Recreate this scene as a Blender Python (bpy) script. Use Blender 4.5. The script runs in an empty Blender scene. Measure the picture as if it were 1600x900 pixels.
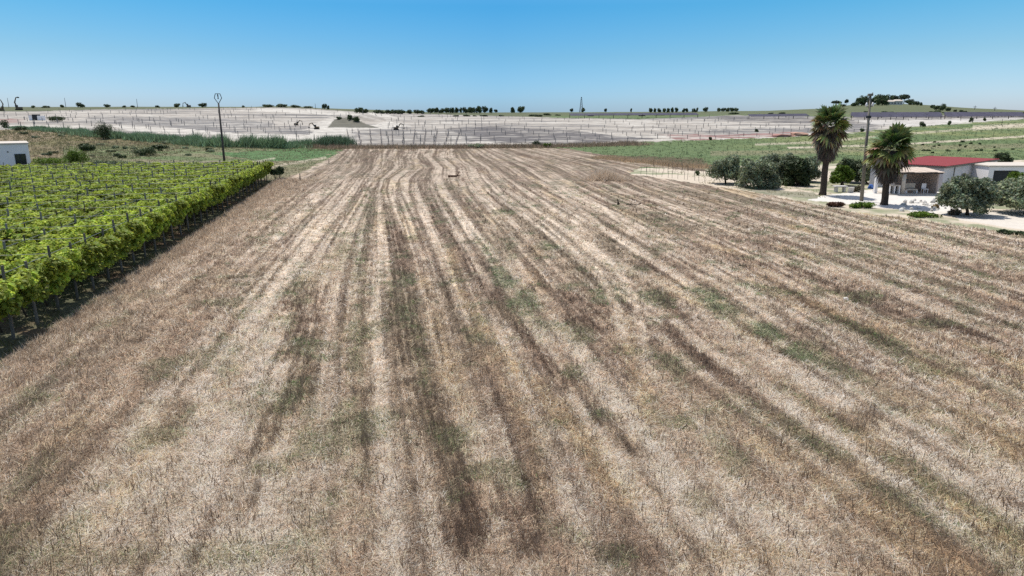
import bpy, math, random
import numpy as np
from mathutils import Vector, Matrix, Euler

# ------------------------------------------------------------------ camera, world, sun, exposure
SC = bpy.context.scene
COL = SC.collection
F, CX, CY, H, TH = 1081.0, 800.0, 450.0, 8.0, math.radians(14.3)
CT, ST = math.cos(TH), math.sin(TH)
cam = bpy.data.objects.new('camera', bpy.data.cameras.new('camera'))
COL.objects.link(cam); SC.camera = cam
cam.location = (0, 0, H); cam.rotation_euler = (math.radians(90) - TH, 0, 0)
cam.data.sensor_width = 36; cam.data.lens = 36 * F / 1600
cam.data.clip_start = 0.5; cam.data.clip_end = 30000

SUN_EL, SUN_AZ = math.radians(66), math.radians(-38)      # azimuth from +Y (ahead), negative = left
w = bpy.data.worlds.new('World'); SC.world = w; w.use_nodes = True
nt = w.node_tree; nt.nodes.clear()
sky = nt.nodes.new('ShaderNodeTexSky'); sky.sky_type = 'NISHITA'; sky.sun_disc = False
sky.sun_elevation = SUN_EL; sky.sun_rotation = SUN_AZ
sky.air_density = 1.0; sky.dust_density = 0.35; sky.ozone_density = 2.6; sky.altitude = 100
bg = nt.nodes.new('ShaderNodeBackground'); bg.inputs[1].default_value = 0.15
wo = nt.nodes.new('ShaderNodeOutputWorld')
tcw = nt.nodes.new('ShaderNodeTexCoord'); sxw = nt.nodes.new('ShaderNodeSeparateXYZ'); nt.links.new(tcw.outputs['Generated'], sxw.inputs[0])
rw = nt.nodes.new('ShaderNodeValToRGB'); nt.links.new(sxw.outputs['Z'], rw.inputs[0])
SKYT = [(0.0, (0.255, 0.42, 0.73)), (0.021, (0.243, 0.425, 0.725)), (0.072, (0.19, 0.38, 0.56)), (0.136, (0.112, 0.375, 0.55)), (0.2, (0.25, 0.5, 0.65)), (0.4, (1.05, 1.0, 0.9))]
while len(rw.color_ramp.elements) < len(SKYT): rw.color_ramp.elements.new(0.5)
for e_, (p_, c_) in zip(rw.color_ramp.elements, SKYT): e_.position = p_; e_.color = (*c_, 1)
mw = nt.nodes.new('ShaderNodeMix'); mw.data_type = 'RGBA'; mw.blend_type = 'MULTIPLY'; mw.inputs[0].default_value = 1
nt.links.new(sky.outputs[0], mw.inputs[6]); nt.links.new(rw.outputs[0], mw.inputs[7])
rx = nt.nodes.new('ShaderNodeValToRGB'); mrx = nt.nodes.new('ShaderNodeMapRange'); mrx.inputs[1].default_value = -1; mrx.inputs[2].default_value = 1
nt.links.new(sxw.outputs['X'], mrx.inputs[0]); nt.links.new(mrx.outputs[0], rx.inputs[0])
SKX = [(0.2, (1.45, 1.12, 0.98)), (0.34, (1.18, 1.04, 0.99)), (0.49, (1, 1, 1)), (0.64, (1.35, 1.16, 1.06)), (0.78, (1.8, 1.34, 1.14))]
while len(rx.color_ramp.elements) < len(SKX): rx.color_ramp.elements.new(0.5)
for e_, (p_, c_) in zip(rx.color_ramp.elements, SKX): e_.position = p_; e_.color = (*c_, 1)
mw2 = nt.nodes.new('ShaderNodeMix'); mw2.data_type = 'RGBA'; mw2.blend_type = 'MULTIPLY'; mw2.inputs[0].default_value = 1
nt.links.new(mw.outputs[2], mw2.inputs[6]); nt.links.new(rx.outputs[0], mw2.inputs[7])
nt.links.new(mw2.outputs[2], bg.inputs[0]); nt.links.new(bg.outputs[0], wo.inputs[0])
sd = bpy.data.lights.new('sun', 'SUN'); sd.energy = 4.0; sd.angle = math.radians(0.55); sd.color = (1, 0.965, 0.91)
sun = bpy.data.objects.new('sun', sd); COL.objects.link(sun)
sdir = Vector((math.sin(SUN_AZ) * math.cos(SUN_EL), math.cos(SUN_AZ) * math.cos(SUN_EL), math.sin(SUN_EL)))
sun.rotation_euler = sdir.to_track_quat('Z', 'Y').to_euler(); sun.location = (0, 0, 60)
vs = SC.view_settings; vs.view_transform = 'Standard'; vs.look = 'None'; vs.gamma = 1; vs.exposure = 0.4
vs.use_curve_mapping = False
SC.cycles.max_bounces = 5; SC.cycles.diffuse_bounces = 3; SC.cycles.transparent_max_bounces = 6
SC.cycles.use_denoising = False

# ------------------------------------------------------------------ numeric helpers
def lin(r, g, b, k=0.66):
    c = np.array([r, g, b], float) / 255
    return np.where(c <= 0.04045, c / 12.92, ((c + 0.055) / 1.055) ** 2.4) * k
def hash2(ix, iy, seed):
    h = (ix.astype(np.int64) * 374761393 + iy.astype(np.int64) * 668265263 + seed * 1274126177) & 0xffffffff
    h = ((h ^ (h >> 13)) * 1274126177) & 0xffffffff
    return ((h ^ (h >> 16)) & 0xffffff) / float(0xffffff)
def vnoise(x, y, seed=0):
    ix = np.floor(x); iy = np.floor(y); fx = x - ix; fy = y - iy
    fx = fx * fx * (3 - 2 * fx); fy = fy * fy * (3 - 2 * fy)
    ix = ix.astype(np.int64); iy = iy.astype(np.int64)
    a = hash2(ix, iy, seed); b = hash2(ix + 1, iy, seed); c = hash2(ix, iy + 1, seed); d = hash2(ix + 1, iy + 1, seed)
    return (a * (1 - fx) + b * fx) * (1 - fy) + (c * (1 - fx) + d * fx) * fy
def fbm(x, y, seed=0, octv=3):
    s = 0; a = 0.5; t = 0
    for k in range(octv):
        s = s + a * vnoise(x * 2 ** k, y * 2 ** k, seed + k * 7); t += a; a *= 0.55
    return s / t
def sstep(a, b, x):
    t = np.clip((x - a) / (b - a), 0, 1); return t * t * (3 - 2 * t)
def mix(c1, c2, m):
    return c1 * (1 - m[..., None]) + c2 * m[..., None]

# ------------------------------------------------------------------ terrain
PROF_Y = [-1e5, 158, 166, 185, 205, 235, 270, 350, 450, 520]
PROF_Z = [0, 0, 0.25, 1.75, 2.85, 3.9, 4.75, 6.3, 7.5, 7.9]
RIDGE = 520.0
RX = [-900, -200, 0, 200, 400, 420, 460, 500, 600, 650, 760, 1000, 1200, 1280, 1330, 1380, 1430, 1500, 1600, 1800, 2600]
RY = [168, 167, 167, 167, 167, 166, 166, 169, 172, 175, 176, 175, 173, 170, 164, 162, 163, 168, 173, 174, 174]
def zf(X, Y):
    X = np.asarray(X, float); Y = np.asarray(Y, float)
    Yc = np.maximum(Y, 1.0)
    z = np.interp(Y, PROF_Y, PROF_Z)
    px = CX + F * X / (Yc * CT + 1.0)
    yr = np.interp(px, RX, RY)
    v = (CY - yr) / F
    slope = (-ST + v * CT) / (CT + v * ST)
    zr = H + RIDGE * slope
    z = z + (zr - 7.9) * sstep(300, RIDGE, Y)
    z = z - (z + 8) * sstep(RIDGE + 10, 1100, Y) * (Y > RIDGE)
    # spoil mound on the building site, small roughness
    z = z + 3.0 * np.exp(-(((X + 52) / 8) ** 2 + ((Y - 250) / 7) ** 2))
    z = z + 0.5 * (fbm(X / 22, Y / 16, 3) - 0.5) * sstep(165, 200, Y)
    z = z + 0.08 * (fbm(X / 2.3, Y / 2.3, 5, 2) - 0.5) * (1 - sstep(80, 150, Y))
    # left scrub slope lies a little higher than the field
    z = z + 0.9 * sstep(-40, -75, X - (Y - 120) * 0.12) * sstep(95, 150, Y) * (1 - sstep(170, 220, Y))
    return z
def proj(X, Y, Z):
    dz = Z - H
    d = np.maximum(Y * CT - dz * ST, 0.3)
    return CX + F * X / d, CY - F * (Y * ST + dz * CT) / d
def G(px, py, z=None):
    """point of the ground seen at a pixel of the photograph"""
    u = (px - CX) / F; v = (CY - py) / F
    dy = CT + v * ST; dz = -ST + v * CT
    if z is not None:
        t = (z - H) / dz
        return Vector((u * t, dy * t, z))
    t = np.geomspace(8, 1500, 9000)
    X = u * t; Y = dy * t; Z = H + dz * t
    g = zf(X, Y)
    k = np.argmax(Z <= g)
    if Z[k] > g[k]: k = int(np.argmin(Z - g + (t > 700) * 1e3))
    return Vector((X[k], Y[k], g[k]))
def height_at(p, py_top):
    """height above p of something whose top is seen at py_top"""
    v = (CY - py_top) / F
    return H + p.y * (-ST + v * CT) / (CT + v * ST) - p.z
def mpp(p):            # metres per photograph pixel at p
    return (p.y * CT + (H - p.z) * ST) / F

# ------------------------------------------------------------------ the field's rows
GY = np.array([200, 232, 246, 262, 280, 300, 350, 400, 450, 550, 700, 900, 1200, 1600], float)
GU = [
 [575, 505, 480, 448, 418, 388, 303, 223, 145, -5, -240, -560, -1050, -1700],
 [600, 540, 525, 500, 470, 440, 365, 300, 235, 100, -100, -370, -800, -1400],
 [610, 560, 550, 538, 515, 490, 430, 375, 325, 220, 70, -130, -450, -900],
 [620, 590, 592, 588, 572, 560, 520, 485, 450, 390, 300, 180, 0, -250],
 [630, 614, 610, 608, 592, 580, 558, 545, 535, 525, 515, 500, 470, 430],
 [640, 638, 630, 634, 604, 600, 616, 628, 637, 650, 685, 735, 810, 900],
 [650, 662, 655, 668, 656, 657, 680, 705, 725, 765, 820, 885, 985, 1120],
 [660, 688, 684, 700, 700, 706, 740, 775, 805, 870, 960, 1080, 1260, 1500],
 [680, 715, 722, 742, 752, 770, 830, 880, 940, 1080, 1280, 1540, 1930, 2450],
 [690, 745, 768, 800, 825, 860, 950, 1035, 1115, 1275, 1515, 1835, 2315, 2950],
 [700, 800, 850, 905, 945, 990, 1120, 1245, 1365, 1605, 1965, 2445, 3165, 4100],
 [720, 870, 950, 1040, 1110, 1190, 1390, 1590, 1790, 2190, 2790, 3590, 4790, 6300]]
GU = np.array(GU, float); GS = (GU[:, 8] - 600) / 36.0
def row_coord(px, py):
    out = np.zeros_like(px)
    pyc = np.clip(py, 201, 1590)
    xs = np.array([np.interp(pyc, GY, g) for g in GU])
    out = GS[0] + (px - xs[0]) / np.maximum(xs[1] - xs[0], 1) * (GS[1] - GS[0])
    for i in range(len(GU) - 1):
        m = px >= xs[i]
        t = (px - xs[i]) / np.maximum(xs[i + 1] - xs[i], 1)
        out = np.where(m, GS[i] + np.minimum(t, 1.6) * (GS[i + 1] - GS[i]), out)
    return out
STROKES = [
 ('T', .9, [(690,288,2),(712,320,2.5),(742,360,3),(775,400,4),(812,440,5)]), ('T', .8, [(672,288,2),(690,322,2.5),(712,362,3),(738,404,4),(766,446,5)]),
 ('T', .9, [(790,296,2),(830,325,2.5),(876,355,3),(922,384,3.5),(965,420,4.5),(990,465,6),(1003,520,8),(1012,580,9)]), ('T', .8, [(760,296,2),(800,325,2.5),(846,358,3),(892,392,4),(936,432,5),(962,478,6.5),(975,530,8)]),
 ('T', .9, [(880,292,1.8),(918,310,2.2),(948,330,2.6),(975,352,3),(1012,375,3.2),(1062,402,3.6),(1120,432,4.2),(1190,470,5)]), ('T', .8, [(858,297,1.8),(896,318,2.2),(925,340,2.6),(950,362,3),(985,388,3.4),(1032,418,4),(1080,448,4.6)]),
 ('T', .9, [(560,284,2),(536,312,2.5),(505,350,3),(470,395,3.5),(425,452,4),(370,525,5),(300,620,6)]), ('T', .7, [(546,284,2),(520,312,2.5),(486,350,3),(448,395,3.5),(400,452,4),(338,525,5),(262,620,6)]),
 ('T', .8, [(1290,395,3),(1400,430,3.5),(1500,470,4),(1610,515,4.5)]), ('T', .7, [(1240,402,3),(1350,440,3.5),(1450,482,4),(1560,530,4.5),(1640,566,5)]),
 ('T', .8, [(1050,500,5),(1090,540,6),(1150,585,7),(1225,635,8),(1310,690,9),(1400,755,10),(1490,825,11)]), ('T', .6, [(1010,500,5),(1048,545,6),(1100,592,7),(1170,645,8),(1250,705,9),(1335,770,10)]),
 ('T', .7, [(1160,340,2),(1260,365,2.4),(1380,396,3),(1500,425,3.4),(1610,452,3.6)]), ('T', .7, [(960,300,1.6),(1060,322,2),(1160,344,2.4),(1280,374,2.8)]),
 ('D', .45, [(575,238,14),(545,262,16),(500,282,18),(455,318,22),(400,372,26),(330,440,30),(240,535,38),(150,640,50),(60,760,60),(-60,900,75)]),
 ('L', .8, [(600,262,5),(560,285,7),(500,302,7),(470,332,8),(430,375,9),(385,430,12),(305,540,18),(222,655,24),(139,789,30),(67,889,34)]),
 ('L', .6, [(560,284,6),(530,320,8),(490,370,10),(455,420,14),(422,483,17),(378,611,24),(311,722,28),(244,833,32),(205,900,36)]),
 ('D', .6, [(545,290,7),(505,322,9),(465,365,12),(440,400,14),(389,472,18),(355,539,22),(305,605,26),(262,680,28)]),
 ('L', .5, [(455,306,5),(380,352,6),(330,392,8),(250,465,11),(100,590,18),(0,670,24)]),
 ('D', .5, [(380,372,9),(300,440,22),(200,520,30),(60,640,36),(0,700,36)]),
 ('D', .8, [(480,440,22),(474,500,34),(467,567,36),(474,611,26),(430,650,24),(395,730,26),(380,800,30)]),
 ('G', .45, [(592,296,10),(566,345,18),(545,390,26),(500,430,26)]),
 ('G', .35, [(470,405,30),(470,440,34)]),
 ('L', .7, [(566,310,5),(556,360,8),(548,400,10),(530,450,13),(520,520,16),(522,620,17),(510,720,20)]),
 ('D', .75, [(575,320,9),(572,360,10),(570,450,16),(563,540,23),(566,610,22),(572,680,16),(578,760,15)]),
 ('G', .5, [(568,350,8),(560,440,16),(555,520,18),(560,600,16)]),
 ('L', .7, [(592,300,6),(594,360,8),(597,430,10),(600,520,16),(603,620,18),(605,720,20),(612,830,22)]),
 ('D', 1.0, [(600,318,6),(610,340,10),(621,380,14),(630,420,23),(640,480,29),(648,540,33),(656,600,36),(672,650,36),(690,700,38),(715,780,40),(738,870,40)]),
 ('L', .7, [(650,290,7),(664,350,9),(680,400,11),(692,450,16),(712,520,18),(735,600,20),(760,680,22),(790,780,26)]),
 ('D', .8, [(688,430,6),(705,480,10),(730,530,12),(760,590,18),(785,640,20),(810,700,20),(828,760,18),(845,850,16)]),
 ('Y', .7, [(700,385,8),(718,450,10),(740,500,12),(782,550,14),(832,608,16),(882,655,18),(935,715,22),(990,790,26)]),
 ('D', .7, [(675,298,6),(700,345,8),(725,400,12),(750,440,15),(790,490,17),(830,540,16),(880,590,15),(930,650,16),(985,710,18)]),
 ('L', .75, [(700,298,6),(722,345,8),(758,400,10),(790,440,12),(840,500,12)]),
 ('G', .9, [(745,365,8),(775,410,16),(800,450,24),(828,490,26),(852,525,16)]),
 ('D', .8, [(705,288,8),(740,328,9),(772,368,11),(795,395,12)]),
 ('L', .8, [(725,286,5),(762,322,7),(800,365,8),(835,410,10),(870,450,14)]),
 ('D', 1., [(765,300,8),(800,330,10),(850,372,12),(890,405,14),(928,437,14),(958,466,8)]),
 ('L', .85, [(748,285,5),(800,316,7),(860,360,9),(920,405,10),(960,440,12),(1000,480,13),(1050,525,12)]),
 ('D', .6, [(795,292,6),(835,320,10),(882,350,11),(912,378,8)]),
 ('Y', .5, [(960,470,10),(985,540,18),(1000,610,18),(1020,660,16)]),
 ('L', .7, [(830,300,5),(885,332,7),(925,358,8),(960,392,10),(1010,430,12)]),
 ('D', .8, [(915,350,6),(940,372,18),(962,398,12)]),
 ('D', .7, [(985,395,12),(1020,420,20),(1040,432,12)]),
 ('D', .8, [(860,480,10),(890,497,32),(930,520,20)]),
 ('D', .75, [(1040,500,8),(1070,540,11),(1110,570,12),(1165,598,10),(1205,620,8)]),
 ('G', 1., [(1080,448,10),(1120,475,15),(1165,505,19),(1210,532,18),(1262,562,13),(1292,578,8)]),
 ('G', .6, [(1330,600,10),(1400,640,12),(1440,665,12),(1490,690,14),(1540,712,16)]),
 ('D', .4, [(1230,520,16),(1290,560,22),(1350,600,24),(1420,640,24),(1500,680,24),(1600,740,30)]),
 ('L', .7, [(1080,425,8),(1150,455,12),(1220,487,14),(1300,535,14),(1380,580,16),(1450,630,18),(1530,700,20),(1600,765,20)]),
 ('L', .9, [(1060,470,6),(1100,505,11),(1200,572,13),(1300,632,15),(1400,690,17),(1500,740,20),(1600,800,24)]),
 ('D', .8, [(1115,393,8),(1180,410,14),(1260,432,16),(1340,465,18),(1430,505,18),(1500,520,16),(1600,545,16)]),
 ('D', .7, [(960,322,8),(1050,342,10),(1130,370,12),(1200,388,10)]),
 ('L', .9, [(955,313,2.5),(1060,330,3.5),(1150,352,5),(1250,380,6),(1400,420,8),(1600,468,8)]),
 ('D', .6, [(1200,372,8),(1300,398,9),(1400,424,10),(1500,458,12),(1600,488,12)]),
 ('D', .7, [(1090,318,6),(1160,334,9),(1215,348,8)]),
 ('D', .5, [(1360,392,10),(1430,405,18),(1520,420,18),(1600,438,15)]),
 ('L', .5, [(1100,440,8),(1250,450,8),(1400,498,8),(1600,560,10)]),
 ('G', .3, [(1080,300,14),(1200,320,22),(1350,345,28),(1500,375,28),(1600,392,26)]),
 ('D', .3, [(1000,560,20),(1080,640,28),(1180,730,36),(1290,830,46),(1350,900,50)]),
 ('Y', .5, [(1180,690,14),(1260,735,18),(1350,800,24),(1450,880,30)]),
 ('D', .6, [(900,262,4),(960,272,5),(1010,290,7),(1100,312,8)]),
 ('L', .7, [(820,240,2),(900,252,2.5),(1000,268,3)]),
 ('D', .6, [(780,238,3),(880,250,4),(1000,262,4)]),
 ('D', .6, [(640,700,10),(650,760,10),(640,830,12)]),
 ('D', .5, [(760,740,22),(790,800,26),(850,880,40)]),
]
BLOBS = [('G', .9, 950, 652, 22, 10), ('G', .7, 50, 622, 24, 14), ('G', .6, 565, 745, 24, 30), ('G', .5, 650, 650, 26, 14),
         ('G', .6, 1430, 785, 34, 24), ('G', .5, 570, 800, 16, 40), ('G', .5, 275, 680, 30, 16), ('G', .5, 370, 640, 22, 12),
         ('G', .7, 1235, 398, 24, 8), ('G', .6, 1290, 408, 20, 8), ('G', .6, 1560, 400, 40, 6), ('L', .6, 620, 281, 60, 5),
         ('G', .4, 1460, 450, 40, 12), ('G', .6, 860, 385, 22, 8), ('G', .5, 1010, 345, 34, 6), ('G', .6, 905, 300, 24, 4),
         ('D', .6, 1340, 660, 40, 18), ('D', .6, 60, 560, 50, 18), ('G', .5, 905, 530, 20, 16), ('G', .4, 850, 690, 24, 12),
         ('Y', .6, 1060, 450, 28, 16), ('Y', .5, 1380, 510, 60, 18), ('Y', .5, 1180, 870, 90, 24), ('D', .5, 1000, 870, 90, 30)]

def inpoly(x, y, poly):
    r = np.zeros(x.shape, bool); n = len(poly); j = n - 1
    for i in range(n):
        xi, yi = poly[i]; xj, yj = poly[j]
        c = ((yi > y) != (yj > y)) & (x < (xj - xi) * (y - yi) / ((yj - yi) if yj != yi else 1e-9) + xi)
        r ^= c; j = i
    return r
# outlines of the plots, as seen in the photograph, laid on the terrain
P_FIELD = [(540,232),(880,231),(960,245),(1100,264),(1106,268),(1000,260),(985,272),(1100,288),(1180,301),(1270,319),(1330,331),(1400,338),(1480,350),(1600,368),(4000,800),(4000,6000),(-4000,6000),(-4000,3000),(0,575),(415,290),(470,270)]
P_GRAVEL_X = [-1500, 0, 55, 150, 270, 340, 430, 490, 560, 870, 1000, 1150, 1250, 1330, 1400, 1500, 1600, 3000]
P_GRAVEL_LO = [205, 203, 201, 206, 214, 219, 226, 230, 228, 226, 222, 217, 213, 208, 200, 193, 186, 170]
P_GRAVEL_HI = [172, 174, 174, 171, 170, 169, 168, 170, 175, 184, 186, 180, 181, 183, 180, 180, 181, 170]
VD = Vector((-10.9, 58.9, 0)).normalized(); VP = Vector((-VD.y, VD.x, 0))    # along the vine rows, and across to the left
V0 = Vector((-18.1, 23.9, 0))
K = {k: lin(*v) for k, v in dict(
    straw=(198, 178, 156), pale=(222, 204, 182), brown=(106, 87, 73), green=(94, 106, 82), yellow=(216, 190, 146),
    soil=(176, 158, 142), verge=(184, 164, 144), meadow=(120, 136, 94), meadowg=(98, 130, 84), meadowb=(156, 142, 118),
    scrub=(132, 124, 92), scrubb=(150, 134, 110), gravel=(204, 194, 180), white=(238, 230, 216), grey=(150, 146, 142),
    dgrey=(134, 129, 126), gfield=(112, 128, 88), gfieldy=(150, 152, 104), dirt=(222, 206, 184), chalk=(238, 231, 220),
    under=(110, 92, 74), plain=(112, 118, 100), olive=(112, 108, 84), pink=(176, 140, 132), mound=(136, 132, 118), hill=(112, 116, 90)).items()}
REG = ['stubble_field', 'gravel_hillside', 'green_field', 'dirt_yard', 'meadow', 'vineyard_soil', 'distant_plain']
def ground_info(X, Y):
    X = np.asarray(X, float); Y = np.asarray(Y, float)
    Z = zf(X, Y)
    Zs = np.where(Y < 158, 0.0, Z)
    px, py = proj(X, np.maximum(Y, 3.0), Zs)
    n1 = fbm(X / 1.7, Y / 1.7, 11); n2 = fbm(X / 6, Y / 6, 21); n3 = fbm(X / 0.5, Y / 0.5, 31, 2)
    jit = (n1 - 0.5) * 2
    s = row_coord(px, py)
    reg = np.full(X.shape, 4)
    gx = px + jit * 6
    lo = np.interp(px, P_GRAVEL_X, P_GRAVEL_LO) + jit * 2.5; hi = np.interp(px, P_GRAVEL_X, P_GRAVEL_HI) + jit
    far = Y > 158
    field = inpoly(px + jit * 5, py + jit * 2.2, P_FIELD) | (Y < 12)
    vx = (X - V0.x) * VP.x + (Y - V0.y) * VP.y; vy = (X - V0.x) * VD.x + (Y - V0.y) * VD.y
    vine = (vx > -0.8 + jit * 0.5) & (vy < 62) & (Y < 100)
    green = (px > 860) & (Y > 90) & ~field
    yard = (px > 960) & ~field & (py > 258) & ~(green & (py < 262))
    yard = (px > 960) & ~field & (Y < 102 + (px - 1000) * 0.03)
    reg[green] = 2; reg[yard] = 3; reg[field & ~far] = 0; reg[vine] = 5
    reg[(Y > 162) & (py < lo) & (py > hi) & (Y < RIDGE)] = 1
    reg[Y > RIDGE + 4] = 6
    col = np.zeros(X.shape + (3,)); D = np.zeros(X.shape); Gm = np.zeros(X.shape)
    # stubble field
    st = np.zeros(X.shape); pl = np.zeros(X.shape); gr = np.zeros(X.shape); ye = np.zeros(X.shape)
    warp = (fbm(s * 0.8, Y / 9, 41) - 0.5) * 0.9
    r1 = fbm((s + warp) * 1.15, Y / 26, 51, 3); r2 = fbm((s + warp) * 3.1, Y / 12, 61, 2)
    st += (0.7 - 0.4 * sstep(450, 750, py)) * sstep(0.48, 0.66, r1 * 0.7 + r2 * 0.3) ; pl += 0.7 * sstep(0.53, 0.36, r1 * 0.6 + r2 * 0.4)
    gr += 0.55 * sstep(0.62, 0.75, fbm(s * 0.9 + 9, Y / 7, 71)) ; ye += (0.5 + 0.3 * sstep(900, 1300, px)) * sstep(0.60 - 0.06 * sstep(800, 1300, px), 0.72, fbm(s * 1.1 + 30, Y / 8, 81))
    TL = np.zeros(X.shape)
    jrow = 0.5 * fbm(s * 1.8, Y / 7, 211, 2) + 0.5 * fbm(s * 5, Y / 5, 213, 2)
    for kind, a, pts in STROKES:
        p = np.array(pts, float)
        inside = (py > p[0, 1] - 6) & (py < p[-1, 1] + 25)
        if not inside.any(): continue
        q = py[inside]
        xc = np.interp(q, p[:, 1], p[:, 0]); wd = np.interp(q, p[:, 1], p[:, 2])
        sl = np.abs(np.interp(q, p[:, 1], np.gradient(p[:, 0], p[:, 1])))
        wd = wd * (0.8 + 0.35 * np.minimum(sl, 3))
        if kind == 'T': wd = wd / (0.8 + 0.35 * np.minimum(sl, 3)) * np.minimum(1 + sl * .5, 1.6)
        e = np.abs(px[inside] - xc) / wd + (0.35 if kind == 'T' else 1) * (jrow[inside] - 0.5) * 1.7 + (n3[inside] - 0.5) * 1.0
        m = a * sstep(1.25, 0.6, e) * sstep(p[0, 1] - 6, p[0, 1] + 5, q) * sstep(p[-1, 1] + 25, p[-1, 1] - 10, q)
        if kind == 'T':
            TL[inside] = np.maximum(TL[inside], m); continue
        for arr, kk in ((st, 'D'), (pl, 'L'), (gr, 'G'), (ye, 'Y')):
            if kk == kind: arr[inside] = np.maximum(arr[inside] * (1 - m * 0.3), m)
            elif kk != 'G' or kind != 'D': arr[inside] *= (1 - m * (0.85 if kind in 'DL' else 0.5))
    for kind, a, bx, by, rx, ry in BLOBS:
        e = np.sqrt(((px - bx) / rx) ** 2 + ((py - by) / ry) ** 2) + (n1 - 0.5) * 1.2 + (n3 - 0.5) * 0.6
        m = a * sstep(1.3, 0.5, e)
        arr = dict(D=st, L=pl, G=gr, Y=ye)[kind]
        np.maximum(arr, m, out=arr)
    pch = 0.4 * fbm(s * 1.5 + 7, Y / 7.0, 131, 3) + 0.2 * fbm(X / 0.8, Y / 0.9, 133, 2) + 0.4 * fbm(s * 5.0, Y / 3.5, 135, 2)
    st = np.clip(st * (0.42 + 0.95 * sstep(0.38, 0.56, pch)), 0, 1)
    l1 = fbm(s * 1.7 + 3, Y / 50, 151, 2); l2 = fbm(s * 4.2, Y / 34, 152, 2); l3 = fbm(s * 10.5, Y / 20, 153, 2)
    l4 = fbm(s * 19, Y / 15, 157, 2); lines = 0.28 * l1 + 0.27 * l2 + 0.26 * l3 + 0.19 * l4
    drill = 0.5 + 0.5 * np.cos(s * 2 * np.pi / 0.27 + 3 * fbm(s * .5, Y / 20, 159, 2))
    dk = sstep(0.505, 0.555, lines); lt = sstep(0.47, 0.42, lines)
    st = np.clip(st * (0.62 + 0.75 * drill), 0, 1)
    st = np.maximum(st, (0.85 - 0.2 * sstep(450, 700, py)) * dk * (0.6 + 0.4 * sstep(.35, .6, pch))); pl = np.maximum(pl * (1 - 0.5 * dk), 0.9 * lt)
    gr = np.maximum(gr * (0.3 + 1.0 * sstep(0.36, 0.58, fbm(X / 0.7, Y / 1.1 + 5, 141))), 0.7 * sstep(0.61, 0.70, fbm(X / 1.3, Y / 1.6, 155, 3)))
    c = mix(np.broadcast_to(K['straw'], X.shape + (3,)), K['pale'], np.clip(pl, 0, 1))
    c = mix(c, K['yellow'], np.clip(ye * 0.7, 0, 1))
    ol = sstep(0.45, 0.6, fbm(X / 5, Y / 8, 171, 2))
    c = mix(c, K['brown'], np.clip(st * 0.85 * (1 - ol * .35), 0, 1)); c = mix(c, K['olive'], np.clip(st * 0.38 * ol, 0, 1))
    c = mix(c, K['green'], np.clip(gr * 0.65, 0, 1)); c = mix(c, K['pale'] * 1.08, TL * .9); st = st * (1 - TL * .85); gr = gr * (1 - TL * .8)
    c = c * (0.86 + 0.28 * n2)[..., None] * (0.72 + 0.56 * fbm(X / 0.38, Y / 0.38, 161, 2))[..., None] * (0.80 + 0.4 * sstep(0.58, 0.42, lines))[..., None]
    c = mix(c, K['brown'] * 0.9, 0.42 * sstep(380, 250, py))
    vg = sstep(60, 110, -Y + 160) * sstep(14, -2, (X - V0.x) * -VP.x + (Y - V0.y) * -VP.y) * (Y < 110)
    c = mix(c, K['verge'], vg * 0.2)
    rf = reg == 0
    col[rf] = c[rf]; D = np.where(rf, np.clip(st, 0, 1), 0); Gm = np.where(rf, np.clip(gr, 0, 1), 0)
    # gravel hillside: pale marl with grey bands across the slope
    b1 = fbm(X / 45 + 3, (Y + X * 0.05) / 7, 91, 4); b2 = fbm(X / 7, Y / 2.2, 101, 4); b3 = fbm(X / 2.2, Y / 1.6, 103, 2)
    g = mix(np.broadcast_to(K['gravel'], X.shape + (3,)), K['grey'], 0.95 * sstep(0.46, 0.66, b1 * 0.6 + b2 * 0.4))
    g = mix(g, K['white'], 0.9 * sstep(0.50, 0.36, b1 * 0.5 + b2 * 0.5))
    def patch(c, key, poly, a, soft=1.6):
        m = inpoly(px + jit * soft * 8 + (n2 - .5) * 30, py + jit * soft + (n2 - .5) * 5, poly) * a * (0.35 + 1.1 * sstep(.35, .65, b2))
        return mix(c, K[key], np.clip(m, 0, 1))
    g = patch(g, 'grey', [(150,181),(330,184),(430,192),(420,201),(560,206),(560,213),(330,206),(200,195),(120,190)], .7)
    g = patch(g, 'white', [(170,196),(250,198),(340,206),(490,213),(492,222),(420,222),(330,213),(200,204)], 1.2)
    g = patch(g, 'white', [(490,195),(520,184),(550,184),(548,225),(470,222)], 1.3)
    g = patch(g, 'white', [(545,198),(620,190),(640,197),(600,202),(550,204)], 1.0)
    g = patch(g, 'white', [(400,169),(460,171),(600,177),(620,184),(520,180),(400,173)], 1.2)
    g = mix(g, K['mound'], np.clip(1.6 * inpoly(px + jit * 2, py + jit * .6, [(512,199),(522,187),(540,183),(556,185),(572,194),(594,200)]), 0, 1))
    g = patch(g, 'dgrey', [(700,200),(760,197),(900,204),(960,212),(1040,218),(900,224),(735,222)], 1.2)
    g = patch(g, 'grey', [(545,204),(740,204),(735,228),(540,228)], .45)
    g = patch(g, 'grey', [(880,183),(1260,180),(1260,186),(1000,187)], 1.1)
    g = patch(g, 'dgrey', [(1120,182),(1340,186),(1340,194),(1140,191)], .9)
    g = patch(g, 'grey', [(1100,203),(1300,198),(1400,188),(1420,192),(1330,206),(1100,214)], .9)
    g = patch(g, 'pink', [(1040,212),(1250,206),(1262,212),(1060,221)], .8)
    g = patch(g, 'dgrey', [(1330,177),(1600,180),(1600,186),(1330,186)], 1.0)
    g = patch(g, 'chalk', [(1330,187),(1480,186),(1600,183),(1600,190),(1500,194),(1400,199),(1360,194)], 1.0)
    g = patch(g, 'pink', [(0,186),(35,186),(30,192),(0,193)], .9)
    g = g * 0.80 * (0.70 + 0.55 * b3)[..., None] * (0.85 + 0.3 * b2)[..., None]
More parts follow.
